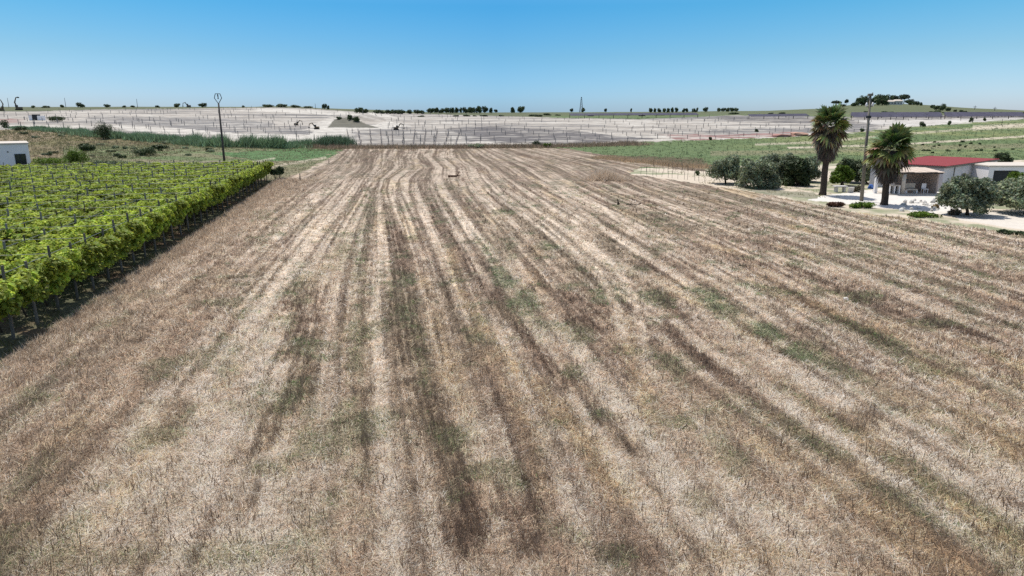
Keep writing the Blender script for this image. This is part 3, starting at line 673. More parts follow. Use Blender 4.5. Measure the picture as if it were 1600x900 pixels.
def bez(a, b, sag=0.0, n=5): return [tuple(Vector(a).lerp(Vector(b), i / n) + Vector((0, 0, -sag * 4 * (i / n) * (1 - i / n)))) for i in range(n + 1)]
def make_tree(name, label, cat, p, crown_w, hgt, trunk_h, m, seed, leaf=0.13, n=7000, lean=0.0, trunks=1, squash=1.0, group=None, bark=None, gap=0.42, dark=(0.55, 1.35), depth=None, low=0.0):
    t = thing(name, p, label, cat, group); r = random.Random(seed)
    R_ = crown_w / 2; ch = hgt - trunk_h
    blobs = []
    for i in range(9):
        a = i * 2.4 + r.uniform(-.4, .4); q = R_ * r.uniform(0.3, 0.62) * (0 if i == 0 else 1)
        zz = trunk_h + ch * r.uniform(0.35, 0.68) if i else hgt - ch * 0.42
        rr = R_ * r.uniform(0.3, 0.44)
        rz_ = min(ch * r.uniform(0.28, 0.4), hgt - zz)
        blobs.append((math.cos(a) * q + lean * 0.6, math.sin(a) * q * squash, zz, rr, rr * squash, max(rz_, 0.2)))
    for i in range(16):
        a = r.uniform(0, 6.28); q = R_ * r.uniform(.55, .88); f = r.uniform(.25, .92)
        rr = R_ * r.uniform(.14, .26)
        blobs.append((math.cos(a) * q * (1.1 - .5 * f) + lean * .6, math.sin(a) * q * (1.1 - .5 * f) * squash, trunk_h + (hgt - trunk_h) * f, rr, rr, rr * r.uniform(.7, 1.1)))
    for i in range(5):
        a = i * 1.256 + r.uniform(-.5, .5)
        blobs.append((math.cos(a) * R_ * 0.62 + lean * 0.6, math.sin(a) * R_ * 0.62 * squash, trunk_h + ch * r.uniform(0.1, 0.3) - low, R_ * 0.36, R_ * 0.36 * squash, ch * 0.24 + low * 0.5))
    link('crown', leaf_cloud('crown', blobs, n, leaf, seed, gap=gap, dark=dark), m, t)
    mb = MB(); tr = max(0.05, hgt * 0.035)
    for k in range(trunks):
        a = r.uniform(0, 6.28); off = 0 if trunks == 1 else 0.25
        b0 = (math.cos(a) * off, math.sin(a) * off, -0.1); b1 = (lean * 0.6 + math.cos(a) * off * 2, math.sin(a) * off * 2, trunk_h * 1.05)
        mb.tube([b0, tuple((Vector(b0) * 0.5 + Vector(b1) * 0.5) + Vector((r.uniform(-.08, .08), r.uniform(-.08, .08), 0))), b1], [tr * 1.5, tr * 1.05, tr * 0.9], 8)
        for j in range(5):
            bl = blobs[(j * 2 + k) % len(blobs)]
            mb.tube(bez(b1, (bl[0] * 0.9, bl[1] * 0.9, bl[2]), -0.1, 3), [tr * 0.7, tr * 0.5, tr * 0.35, tr * 0.15], 6)
    mb.obj('trunk', bark or M_bark, t, smooth=True)
    return t

# ------------------------------------------------------------------ vineyard
vine_proto = []
def make_vine(seed, edge):
    r = random.Random(seed); t = thing('grapevine', (0, 0, 0), '', 'grapevine')
    blobs = []
    for i in range(11):
        blobs.append((r.uniform(-1.25, 1.25), r.uniform(-0.95, 0.95), r.uniform(1.85, 2.15), r.uniform(.34, .62), r.uniform(.34, .6), r.uniform(.14, .34)))
    for i in range(4):
        blobs.append((r.uniform(-1.2, 1.2), r.uniform(-0.9, 0.9), r.uniform(1.5, 1.75), r.uniform(.22, .42), r.uniform(.22, .42), r.uniform(.2, .35)))
    if edge:
        for i in range(9):   # shoots hanging over the open side
            blobs.append((r.uniform(0.8, 1.15), r.uniform(-0.9, 0.9), r.uniform(1.1, 1.85), r.uniform(.16, .34), r.uniform(.2, .4), r.uniform(.25, .45)))
    link('foliage', leaf_cloud('vine_foliage', blobs, 2700 + 1600 * edge, 0.085, seed, up=0.9, gap=0.43, asp=0.8, dark=(0.4, 1.45), shell=0.5), M_vine, t)
    mb = MB(); a = r.uniform(-.1, .1)
    top = (a * 2, r.uniform(-.1, .1), 1.85)
    mb.tube([(0.12, 0.1, -0.05), (a, 0.05, 0.7), (-a, -0.04, 1.3), top], [.045, .035, .032, .03], 6)
    for k in range(4):
        an = k * 1.57 + 0.5; mb.tube([top, (math.cos(an) * .6, math.sin(an) * .5, 1.98), (math.cos(an) * 1.2, math.sin(an) * .85, 2.02)], [.025, .018, .01], 5)
    mb.obj('trunk', M_bark, t, smooth=True)
    return t
protos = [make_vine(i, False) for i in range(5)] + [make_vine(20 + i, True) for i in range(3)]
used = set()
pm = MB(); pm.tube([(0, 0, -0.2), (0, 0, 1.3), (0, 0, 2.62)], [.06, .055, .05], 8); pme = pm.data('vineyard_post'); pme.materials.append(M_post)
epme = pme.copy(); epme.materials.clear(); epme.materials.append(mat('aged_wood', lin(116, 110, 100), 0.85, 0.3, 9, rand=0.25))
tm = MB(); tm.tube([(0, 0, -0.2), (0, 0, 2.5)], [.032, .03], 6); tme = tm.data('vineyard_stake'); tme.materials.append(M_postd)
rv = random.Random(4)
SX, SY = 2.5, 1.85
rzv = math.atan2(-VP.y, -VP.x)
rows_ext = {}
for i in range(0, 13):
    for j in range(-1, 33):
        b = V0 + VP * (i * SX) + VD * (j * SY)
        if b.y < 8: continue
        px, py = proj(b.x, b.y, 2.2)
        if px < -70 - 40 * (i > 5) or py > 700: continue
        if j * SY > 60.5: continue
        rows_ext.setdefault(('r', i), []).append(j); rows_ext.setdefault(('c', j), []).append(i)
        edge = i == 0
        p = protos[(5 + rv.randrange(3)) if edge else rv.randrange(5)]
        loc = b + VD * (SY / 2 + rv.uniform(-.1, .1)) + VP * (0.95 if edge else 0.6)
        loc.z = float(zf(loc.x, loc.y)) + rv.uniform(-.06, .06)
        lab, grp = (('leafy grapevine of the outer row facing the stubble field, shoots hanging down', 'outer row of vines along the stubble field') if edge
                    else ('yellow green grapevine spread flat over the wires inside the vineyard', 'vines inside the trellised vineyard'))
        if p.name not in used: used.add(p.name); v_ = p; v_.location = loc; v_.rotation_euler = (0, 0, rzv)
        else: v_ = dup(p, loc, rzv + (0 if edge else rv.choice([0, math.pi])))
        v_['label'] = lab; v_['group'] = grp; s_ = rv.uniform(.94, 1.07); v_.scale = (s_, s_, rv.uniform(.95, 1.04))
        big = edge or (i + j) % 2 == 0
        o = link('vineyard_post' if big else 'vineyard_stake', epme if edge else pme if big else tme); o.location = (b.x, b.y, float(zf(b.x, b.y))); o.rotation_euler = (rv.uniform(-.03, .03), rv.uniform(-.03, .03), rv.uniform(0, 6))
        o.scale = (1, 1, rv.uniform(.95, 1.06))
        if edge: tag(o, 'grey wooden post in the outer row of the vineyard beside the stubble field', 'post', 'posts of the outer vineyard row')
        elif big: tag(o, 'thick grey post standing out of the leaves inside the vineyard', 'post', 'thick posts inside the vineyard')
        else: tag(o, 'thin dark stake standing out of the leaves inside the vineyard', 'stake', 'thin stakes inside the vineyard')
for (kd, n_), ext in rows_ext.items():
    if len(ext) < 2: continue
    a, b_ = min(ext), max(ext)
    if kd == 'r': p0 = V0 + VP * (n_ * SX) + VD * (a * SY); p1 = V0 + VP * (n_ * SX) + VD * (b_ * SY)
    else:
        if n_ % 2: continue
        p0 = V0 + VP * (a * SX) + VD * (n_ * SY); p1 = V0 + VP * (b_ * SX) + VD * (n_ * SY)
    mb = MB(); m_ = int((p1 - p0).length / 1.2) + 1
    pts = [(lambda q, t: (q.x, q.y, 2.42 - 0.09 * abs(math.sin(t * 3.1))))(p0.lerp(p1, t / m_), t) for t in range(m_ + 1)]
    mb.tube(pts, .009, 4); o = mb.obj('trellis_wire', M_wire)
    if kd == 'r': tag(o, 'thin wire strung from post to post along a vine row', 'wire', 'wires along the vine rows')
    else: tag(o, 'thin wire strung across the vine rows over the leaves', 'wire', 'wires across the vine rows')

# ------------------------------------------------------------------ left pole, right pole
p = G(351, 272); p = Vector((-35.25, 86, float(zf(-35.25, 86))))
t = thing('utility_pole', p, 'slim dark utility pole behind the vineyard with an open hexagonal frame on top', 'utility pole')
hp = height_at(p, 161.5)
mb = MB(); mb.tube([(0, 0, -.3), (0, 0, hp)], [.16, .09], 10); mb.obj('pole', M_postd, t, smooth=True)
mb = MB(); ht = height_at(p, 146.5) - hp
hexa = [(0, 0, hp - .05), (-.44, 0, hp + ht * .55), (-.28, 0, hp + ht), (.28, 0, hp + ht), (.44, 0, hp + ht * .55), (0, 0, hp - .05)]
for a, b in zip(hexa[:-1], hexa[1:]): mb.tube([a, b], .04, 6)
mb.obj('top_frame', M_steel, t)
mb = MB(); mb.tube([(0, 0, hp + ht), (0, 0, hp + ht * .8), (.02, 0, hp + ht * .62), (0, 0, hp + ht * .45)], [.03, .08, .05, .08], 8); mb.obj('insulator', M_steel, t)
p = G(1346, 314)
t = thing('utility_pole', p, 'tapering grey concrete utility pole standing between the two palms', 'utility pole')
t.rotation_euler = (0, -0.04, 0)
hp = height_at(p, 149)
mb = MB(); mb.tube([(0, 0, -.3), (0, 0, hp * .5), (0.02, 0, hp)], [.17, .13, .085], 12); mb.obj('pole', M_conc, t, smooth=True)
mb = MB(); mb.box(-.2, .2, -.13, .13, hp - .05, hp + .16); mb.tube([(-.15, 0, hp - .2), (.22, 0, hp + .25)], .04, 6); mb.obj('pole_cap', M_conc, t, bevel=.02)
mb = MB(); mb.box(-.26, .26, -.03, .03, hp - 1.0, hp - .95); mb.box(-.16, .16, -.16, .16, hp - 1.95, hp - 1.75); mb.obj('crossarm', M_steel, t)
for s in (-1, 1):
    mb = MB(); mb.tube([(s * .27, 0, hp - .95), (s * .27, 0, hp - .82), (s * .27, 0, hp - .7), (s * .27, 0, hp - .6)], [.07, .11, .07, .04], 10); mb.obj('insulator', M_white, t, smooth=True)

# ------------------------------------------------------------------ palms
def fan(r, V_, F_, C_, base, out, tiltz, L, colr, nseg=15, droop=0.35, fold=0.16, rad=0.85):
    """a fan leaf: petiole and pleated blade"""
    out = Vector((math.cos(out) * math.cos(tiltz), math.sin(out) * math.cos(tiltz), math.sin(tiltz))); up = Vector((0, 0, 1))
    side = out.cross(up).normalized(); side = (Matrix.Rotation(r.uniform(-.9, .9), 3, out) @ side).normalized(); nrm = side.cross(out).normalized()
    pet = base + out * L * 0.6
    def tri(a, b, c, cc):
        o = len(V_); V_.extend([a, b, c]); F_.append((o, o + 1, o + 2)); C_.extend([cc] * 3)
    tri(base + side * .03, base - side * .03, pet, colr)
    for k in range(nseg):
        a = (k / (nseg - 1) - .5) * 2 * 2.0
        d = (out * math.cos(a) + side * math.sin(a)).normalized(); l = rad * L * (0.62 + 0.38 * math.cos(a * .6)) * r.uniform(.85, 1.1)
        w_ = side * math.cos(a) - out * math.sin(a)
        zz = nrm * (fold * (1 if k % 2 else -1) * 0.1)
        mid = pet + d * l * .55 + zz + Vector((0, 0, -droop * l * .15)); tip = pet + d * l + Vector((0, 0, -droop * l * .75))
        wd = l * .13; cc = tuple(x * r.uniform(.75, 1.25) for x in colr)
        tri(pet, mid + w_ * wd, mid - w_ * wd, cc); tri(mid - w_ * wd, mid + w_ * wd, tip, cc)
def palm(p, hgt, top_h, cw, skirt, tr, label, seed, deadmix):
    t = thing('fan_palm', p, label, 'palm tree'); r = random.Random(seed)
    L = cw / 2 / 1.22; z0 = hgt - 1.42 * L          # heart of the crown
    mb = MB(); n = 14
    mb.tube([(math.sin(i * .9) * .03, 0, -.1 + (z0 + .1) * i / n) for i in range(n + 1)], [tr * (1.35 if i == 0 else 1.05 - .25 * i / n + .03 * (i % 2)) for i in range(n + 1)], 12)
    mb.obj('trunk', M_ptrunk, t, smooth=True)
    V_, F_, C_ = [], [], []
    L = cw / 2 / 1.22
    for i in range(44):
        el = math.radians(86 - 104 * (i / 44) ** .95 + r.uniform(-9, 9)); az = i * 2.39996 + r.uniform(-.2, .2)
        gcol = (lin(118, 136, 78) if i < 30 else (lin(160, 164, 90) if r.random() < .5 else lin(176, 156, 110))) * r.uniform(.7, 1.25)
        fan(r, V_, F_, C_, Vector((0, 0, z0 + .15)), az, el, L * r.uniform(.78, 1.2), tuple(gcol), droop=.12 + .3 * i / 44, rad=.64)
    link('crown', mesh('palm_crown', V_, F_, np.array(C_)), M_frond, t)
    V_, F_, C_ = [], [], []
    for i in range(52):
        el = math.radians(-2 - 62 * (i / 52) + r.uniform(-8, 8)); az = i * 2.39996 + r.uniform(-.2, .2)
        c = lin(196, 172, 134) if r.random() < deadmix else lin(112, 96, 74)
        if r.random() < .15: c = lin(188, 190, 110)
        fan(r, V_, F_, C_, Vector((math.cos(az) * .15, math.sin(az) * .15, z0 - .045 * i * top_h / 8)), az, el, L * r.uniform(.42, .82), tuple(c), droop=.6, nseg=12)
    link('dry_fronds', mesh('palm_dry_fronds', V_, F_, np.array(C_)), M_frond, t)
    V_, F_, C_ = [], [], []                     # petticoat of old leaves hanging against the trunk
    s0, s1, sw0, sw1 = skirt
    for i in range(2600):
        f = r.random(); z = s1 + (s0 - s1) * f; az = r.uniform(0, 6.283); rr = (sw1 + (sw0 - sw1) * f) * r.uniform(.45, 1.0) * (1 + .12 * math.sin(az * 5 + seed))
        b = Vector((math.cos(az) * rr * .9, math.sin(az) * rr * .9, z)); l = r.uniform(.35, .85)
        d = Vector((math.cos(az) * .18 + r.uniform(-.12, .12), math.sin(az) * .18 + r.uniform(-.12, .12), -1)) * l; s = Vector((-math.sin(az), math.cos(az), 0)) * r.uniform(.03, .07)
        c = tuple(lin(112, 96, 84) * r.uniform(.5, 1.35)); o = len(V_); V_ += [b - s, b + s, b + d]; F_.append((o, o + 1, o + 2)); C_ += [c] * 3
    link('dead_skirt', mesh('palm_skirt', V_, F_, np.array(C_)), M_frond, t)
M_ptrunk = mat('palm_trunk', lin(88, 76, 66), 0.95, 0.35, 7, bump=0.8)
M_frond = mat('palm_frond', (1, 1, 1), 0.55, 0.1, 1, use_attr=True, trans=0.2, spec=0.35)
p = G(1285, 305); h_ = height_at(p, 158)
palm(p, h_, height_at(p, 158) - height_at(p, 215), 4.1, (height_at(p, 205), height_at(p, 246), 1.15, .85), .30,
     'taller fan palm left of the concrete pole, long shaggy skirt of dead leaves', 3, .35)
p = G(1381, 320); h_ = height_at(p, 190)
palm(p, h_, height_at(p, 190) - height_at(p, 242), 4.2, (height_at(p, 235), height_at(p, 279), 1.05, .85), .28,
     'shorter fan palm right of the concrete pole, before the red roofed building', 8, .3)

# ------------------------------------------------------------------ olive trees and other near trees
def tree_px(name, label, cat, bx, by, x0, x1, ytop, ylow, m, seed, **k):
    if x1 - x0 > 20: x0 -= 2.5; x1 += 2.5; ytop -= 1
    p = G(bx, by); s = mpp(p); hg = height_at(p, ytop); tl = max(.15, height_at(p, ylow)); off = ((x0 + x1) / 2 - bx) * s
    t = make_tree(name, label, cat, p, (x1 - x0) * s, hg, tl, m, seed, lean=off / .6, **k)
    return t
tree_px('olive_tree', 'round grey green olive tree at the left end of the grove, single short trunk', 'olive tree', 1134, 287, 1104, 1161, 246, 280, M_olive, 31, bark=M_bark, n=9000)
tree_px('olive_tree', 'olive tree with a pale forked trunk, second from the left in the grove', 'olive tree', 1187, 293, 1150, 1218, 247, 290, M_olive, 32, bark=M_barkl, n=10000, low=.3)
tree_px('olive_tree', 'tall silvery topped olive tree in the middle of the grove', 'olive tree', 1213, 287, 1192, 1244, 240, 280, M_olive, 33, n=9000, trunks=2)
tree_px('olive_tree', 'dense dark tree with foliage to the ground, left of the taller palm', 'olive tree', 1245, 290, 1224, 1266, 246, 287, M_dark, 34, n=10000, trunks=3, low=.3)
tree_px('olive_tree', 'pale olive tree tucked behind the dense dark tree, nearest the taller palm', 'olive tree', 1262, 284, 1240, 1280, 245, 278, M_olive, 35, n=7000)
tree_px('citrus_tree', 'low bright green tree between the taller palm and the concrete pole', 'tree', 1316, 290, 1298, 1332, 259, 284, M_lime, 36, n=6000, trunks=3)
tree_px('olive_tree', 'dark green tree standing behind the low bright green tree', 'olive tree', 1326, 285, 1302, 1348, 248, 280, M_dark, 37, n=7000)
tree_px('olive_tree', 'bluish olive tree behind the concrete pole', 'olive tree', 1356, 287, 1336, 1370, 254, 283, M_olive, 38, n=6000)
tree_px('olive_tree', 'large olive tree with a leaning trunk in front of the grey building', 'olive tree', 1511, 336, 1464, 1550, 276, 322, M_olive, 39, n=13000, low=.1)
tree_px('olive_tree', 'large bushy olive tree cut by the right edge of the picture', 'olive tree', 1602, 334, 1548, 1656, 272, 322, M_olive, 40, n=14000, low=.1)
tree_px('lemon_tree', 'bright leafy tree behind the large olive at the right edge', 'tree', 1592, 318, 1566, 1618, 269, 300, M_lime, 41, n=5000)
tree_px('small_tree', 'small tree peeping over the roof end, behind the grey building', 'tree', 1564, 262, 1553, 1577, 240, 256, M_dark, 42, n=2500)
def bush(name, label, bx, by, wpx, hpx, m, seed, n=1500, leaf=.09, group=None, cat='bush'):
    p = G(bx, by); s = mpp(p); R_ = wpx * s / 2; hh = hpx * s; r = random.Random(seed)
    bl = [(r.uniform(-.6, .6) * R_, r.uniform(-.4, .4) * R_, hh * r.uniform(.2, .6), R_ * r.uniform(.3, .5), R_ * r.uniform(.3, .45), hh * r.uniform(.25, .4)) for _ in range(9)]
    o = link(name, leaf_cloud(name, bl, n, leaf, seed, gap=.38), m); o.location = p
    return tag(o, label, cat, group)
bush('green_bush', 'fresh green bush at the foot of the concrete pole', 1346, 325, 44, 10, M_lime, 51)
bush('dry_bush', 'rusty brown bush left of the concrete pole, by the field edge', 1303, 323, 30, 9, leafmat('rust', (130, 96, 76)), 52)
bush('green_bush', 'long low green bush right of the shorter palm, along the white yard', 1438, 338, 60, 8, M_lime, 53)
bush('green_bush', 'green tuft at the field edge close to the right picture border', 1585, 367, 46, 8, M_dark, 54)
bush('dry_bush', 'straw coloured tuft among the stones of the white yard', 1462, 326, 12, 8, leafmat('tan', (190, 164, 110)), 55, n=500)
bush('dry_bush', 'grey dry bush beside the leaning olive trunk', 1491, 336, 22, 12, leafmat('greydry', (168, 158, 138)), 56, n=900)
bush('dry_bush', 'grey brown bush at the foot of the taller palm, on the right', 1340, 300, 22, 12, leafmat('gb', (124, 118, 90)), 57, n=900)
p = G(945, 281); xm = R.normal(p.x, 1.15, 900); ym = R.normal(p.y, .8, 900)
o = blades('dry_grass_mound', xm, ym, 7, .45 + 1.1 * np.exp(-((xm - p.x) / 1.5) ** 2), .03, .15, (.55, .35), np.tile(lin(220, 200, 176) * 1.3, (900, 1)), .35, 58, 'large mound of tawny dry grass beside the path end', kindmat=M_straw)
o['category'] = 'grass mound'; del o['kind']
bush('green_bush', 'small green sapling bush at the right end of the stakes', 1089, 274, 9, 8, M_dark, 59, n=500)

# ------------------------------------------------------------------ red roofed building
M_red = mat('red_roof', lin(164, 72, 72), 0.75, 0.12, 2, bump=0.1)
M_gwall = mat('grey_render', lin(222, 218, 218, k=.8), 0.9, 0.14, .5)
C0 = Vector((44.1, 71.4, 0)); a_ = Vector((12.9, 11, 0)).normalized(); b_ = Vector((-a_.y, a_.x, 0))
MB_ = Matrix(((a_.x, b_.x, 0, C0.x), (a_.y, b_.y, 0, C0.y), (0, 0, 1, 0), (0, 0, 0, 1)))
t = thing('long_building', (C0.x, C0.y, 0), 'long low grey building with a flat red roof behind the right palm', 'building'); t.rotation_euler = (0, 0, math.atan2(a_.y, a_.x))
LL, WW, EH = 17.0, 7.2, 2.62
mb = MB(); mb.box(0, LL, 0, WW, -.2, EH - .16); mb.obj('wall', M_gwall, t)
mb = MB()
nr = 34
for i in range(nr):                      # ribbed metal sheet
    y0 = -.12 + (WW + .24) * i / nr; y1 = -.12 + (WW + .24) * (i + .5) / nr; y2 = -.12 + (WW + .24) * (i + 1) / nr
    mb.add([(-.15, y0, EH), (LL + .15, y0, EH), (LL + .15, y1, EH + .035), (-.15, y1, EH + .035)], [(0, 1, 2, 3)])
    mb.add([(-.15, y1, EH + .035), (LL + .15, y1, EH + .035), (LL + .15, y2, EH), (-.15, y2, EH)], [(0, 1, 2, 3)])
mb.box(-.15, LL + .15, -.12, WW + .12, EH - .1, EH - .004)
mb.obj('roof', M_red, t)
mb = MB(); mb.box(5.4, 6.4, -.03, .1, 1.1, 1.55); mb.obj('window', M_glass, t)
mb = MB(); mb.tube([(2.9, -.06, 0), (2.9, -.06, 2.4)], .045, 6); mb.obj('drainpipe', M_conc, t)
mb = MB(); mb.box(-.02, .0, 2.2, 3.1, 0, 2.0); mb.obj('door', M_steel, t)
mb = MB(); mb.box(-.2, -.15, -.1, WW + .1, EH - .2, EH - .05); mb.box(-.15, LL, -.2, -.14, EH - .2, EH - .06); mb.obj('gutter', M_conc, t)
mb = MB(); mb.box(0.01, LL - .01, -.04, -.003, 0, .35); mb.obj('plinth', M_conc, t)
# garage annex
t = thing('garage', (50.6, 74.2, 0), 'white flat roofed garage with a dark open doorway at the right edge', 'garage')
mb = MB(); w0, w1, dz_ = .55, 3.1, 1.95
mb.box(0, w0, 0, 5, -.2, 2.35); mb.box(w1, 11, 0, 5, -.2, 2.35); mb.box(w0, w1, 0, .3, dz_, 2.35); mb.box(w0, w1, 4.7, 5, -.2, 2.35)
mb.obj('wall', M_white, t)
mb = MB(); mb.box(-.1, 11.1, -.1, 5.1, 2.353, 2.47); mb.obj('roof', M_cream, t)
mb = MB(); mb.box(w0 + .003, w1 - .003, .28, .33, 0, dz_ - .003)
for i in range(9): mb.box(w0 + .01, w1 - .01, .26, .279, i * .21 + .03, i * .21 + .19)
mb.obj('door', M_steel, t)
# lean-to
M_shedw = mat('pinkish_render', lin(196, 178, 168), 0.9, 0.12, 2)
M_sheet = mat('roof_sheet', lin(226, 206, 186), 0.8, 0.18, 2.2)
t = thing('lean_to_shed', (38.2, 68.9, 0), 'open lean-to with a pale sheet roof and a round pillar, right of the shorter palm', 'shed')
mb = MB()
for i in range(7):
    x = -.9 + i * .75; j = (i % 3) * .02
    mb.box(x, x + .74, -.3, 3.2, 0, .05, Matrix.Translation((0, 0, 2.2 + j)) @ Matrix.Rotation(math.radians(3.5), 4, 'X'))
mb.obj('roof', M_sheet, t)
mb = MB(); mb.tube([(.55, 0, 0), (.55, 0, 2.17)], [.19, .17], 12); mb.obj('pillar', M_cream, t, smooth=True)
mb = MB(); mb.box(3.9, 4.05, 0.1, 3.0, -.1, 2.18); mb.box(1.2, 3.9, 2.6, 2.75, -.1, 2.28); mb.obj('wall', M_shedw, t)
mb = MB(); mb.box(-.9, 4.2, -.35, 3, -.1, .1); mb.obj('floor_slab', M_cream, t)
mb = MB(); mb.box(-.9, 4.2, -.22, -.12, 2.06, 2.18); mb.obj('beam', M_postd, t)
mb = MB(); mb.box(4.055, 4.1, .3, 1.1, .1, 2.0); mb.obj('door', M_steel, t)
def cabinet(x, y, z, w_, d, h, label, holes=2):
    t = thing('sink_cabinet', (x, y, z), label, 'cabinet')
    mb = MB(); mb.box(0, w_, 0, d, h - .08, h); mb.obj('worktop', M_cream, t, bevel=.01)
    for i in range(holes + 1):
        mb = MB(); xx = (w_ - .1) * i / holes; mb.box(xx, xx + .1, 0.02, d, 0, h - .083); mb.obj('leg', M_white, t)
    mb = MB(); mb.box(.1, w_ - .1, d - .08, d - .02, .02, h - .09); mb.obj('back_panel', M_steel, t)
cabinet(37.4, 68.8, .1, 1.05, .6, .85, 'white masonry worktop with dark openings beside the round pillar')
def sofa(x, y, z, w_, label):
    t = thing('bench', (x, y, z), label, 'bench')
    mb = MB(); mb.box(0, w_, 0, .6, .28, .42); mb.obj('seat', M_cream, t, bevel=.03)
    mb = MB(); mb.box(0, w_, .55, .68, .42, .95); mb.obj('backrest', M_cream, t, bevel=.03)
    for s in (0, w_ - .12):
        mb = MB(); mb.box(s, s + .12, .02, .58, 0, .277); mb.obj('leg', M_white, t)
sofa(39.35, 69.3, .1, 1.15, 'cream garden bench under the lean-to roof')
t = thing('plastic_chair', (40.95, 69.1, .1), 'white plastic chair right of the cream bench', 'chair')
mb = MB(); mb.box(0, .5, 0, .5, .4, .45); mb.obj('seat', M_white, t, bevel=.02)
mb = MB(); mb.box(.02, .48, .45, .5, .45, .95); mb.obj('backrest', M_white, t, bevel=.02)
for sx in (.03, .43):
    for sy in (.03, .43):
        mb = MB(); mb.box(sx, sx + .04, sy, sy + .04, 0, .397); mb.obj('leg', M_white, t)
# things in the yard
M_blue = mat('blue_tarp', lin(60, 100, 170), 0.5, 0.3, 5, bump=.5)
def lump(name, label, cat, px, py, w_, d, h, m, seed, group=None, sub=2):
    p = G(px, py); import bmesh
    bm = bmesh.new(); bmesh.ops.create_icosphere(bm, subdivisions=sub, radius=1); r = random.Random(seed)
    ph = [r.uniform(0, 6) for _ in range(6)]
    for v in bm.verts:
        c = v.co; k = 1 + .16 * math.sin(c.x * 3 + ph[0]) + .14 * math.sin(c.y * 4 + ph[1]) + .12 * math.sin(c.z * 5 + ph[2] + c.x * 2) + r.uniform(-.07, .07)
        v.co = Vector((c.x * w_ / 2 * k, c.y * d / 2 * k, (c.z * k + .6) * h / 1.6))
    me = bpy.data.meshes.new(name); bm.to_mesh(me); bm.free(); o = link(name, me, m); o.location = (p.x, p.y, p.z - .03); o.rotation_euler = (0, 0, r.uniform(0, 6))
    return tag(o, label, cat, group)
lump('tarp_bundle', 'crumpled blue tarpaulin bundle right of the concrete pole', 'tarpaulin', 1362, 295, .9, .7, .45, M_blue, 3)
t = thing('stone_table', G(1312, 300), 'white stone table on block legs at the foot of the taller palm', 'table')
mb = MB(); mb.box(-.65, .65, -.35, .35, .52, .64); mb.obj('tabletop', M_stone, t, bevel=.02)
for s in (-.5, .32):
    mb = MB(); mb.box(s, s + .18, -.28, .28, 0, .517); mb.obj('leg', M_stone, t, bevel=.01)
t = thing('stone_slab', G(1328, 301), 'white slab leaning beside the white stone table', 'slab')
mb = MB(); mb.box(-.3, .3, -.05, .05, 0, .6, Matrix.Rotation(.35, 4, 'X')); mb.obj('slab', M_stone, t, bevel=.02)
t = thing('gate_pillar', G(1367, 302), 'white square pillar just left of the shorter palm', 'pillar')
mb = MB(); mb.box(-.14, .14, -.14, .14, 0, 1.7); mb.obj('shaft', M_white, t, bevel=.01)
mb = MB(); mb.box(-.18, .18, -.18, .18, 1.703, 1.8); mb.obj('cap', M_cream, t, bevel=.01)
rs = random.Random(9)
for i in range(46):
    x = rs.uniform(1408, 1502); y = rs.uniform(313, 331) + (x - 1408) * .02
    lump('yard_stone', 'pale limestone lump in the scatter of stones on the white yard', 'stone', x, y, rs.uniform(.2, .6), rs.uniform(.2, .5), rs.uniform(.12, .35), M_stone, i, 'stones scattered over the white yard', 1)
for i in range(12):
    x = rs.uniform(1575, 1600); y = rs.uniform(318, 328)
    lump('wall_stone', 'pale rock in the heap under the olive at the right edge', 'stone', x, y, rs.uniform(.3, .7), rs.uniform(.3, .6), rs.uniform(.25, .5), M_stone, 60 + i, 'rocks heaped under the right edge olive', 1)
lump('field_stone', 'lone white stone lying on the stubble right of the middle', 'stone', 1322, 470, .24, .2, .2, M_stone, 77)
# small things on the field
def stick(name, label, cat, pts3, rad, m, base):
    mb = MB()
    for a in pts3: mb.tube(a, rad, 6)
    o = mb.obj(name, m); o.location = base; return tag(o, label, cat)
M_black = mat('charred_wood', lin(50, 40, 34), .9, .3, 6)
def taper(name, label, cat, segs, m, base):
    mb = MB()
    for pts, rad in segs: mb.tube(pts, rad, 6)
    o = mb.obj(name, m); o.location = base; return tag(o, label, cat)
taper('charred_stump', 'small black upright stump on the stubble below the dry grass mound', 'stump', [([(0, 0, 0), (-.02, 0, .25), (-.1, 0, .55)], [.13, .06, .02]), ([(0, 0, .05), (.16, 0, .12)], [.06, .03])], M_black, G(966, 320))
taper('fallen_branch', 'thin dark branch lying right of the small black stump', 'branch', [([(0, 0, .05), (.5, .1, .12), (.9, 0, .06), (1.3, .05, .16)], [.03, .04, .03, .06])], M_black, G(978, 321))
taper('fallen_log', 'dark log lying across the rows in the upper middle of the field', 'log', [([(0, 0, .13), (1.1, .05, .15)], [.15, .12]), ([(1.1, 0, .15), (1.5, 0, .75)], [.06, .02]), ([(1.1, 0, .15), (1.75, 0, .35)], [.06, .02])], mat('red_wood', lin(104, 76, 60), .9, .3, 5), G(700, 277))
for px, py, hpx, lab in ((469, 283, 12, 'short dark stake in the meadow right of the two small shrubs'), (931, 276, 8, 'short dark stake left of the dry grass mound'), (514, 256, 6, 'small stake at the left edge of the far field'), (1565, 196, 10, 'stake on the green slope at the far right')):
    p = G(px, py); taper('marker_stake', lab, 'stake', [([(0, 0, -.1), (0.02, 0, hpx * mpp(p))], [.07, .05])], M_postd, p)
for i, (bx, by, x0, x1, yt, yl, lab) in enumerate(((431, 282, 423, 436, 264, 273, 'left one of two small dark shrubs on stems beside the vineyard corner'), (438, 281, 430, 446, 259, 272, 'right one of two small dark shrubs, casting a shadow to its right'))):
    tree_px('shrub_tree', lab, 'shrub', bx, by, x0, x1, yt, yl, M_dark, 70 + i, n=1500, leaf=.09)

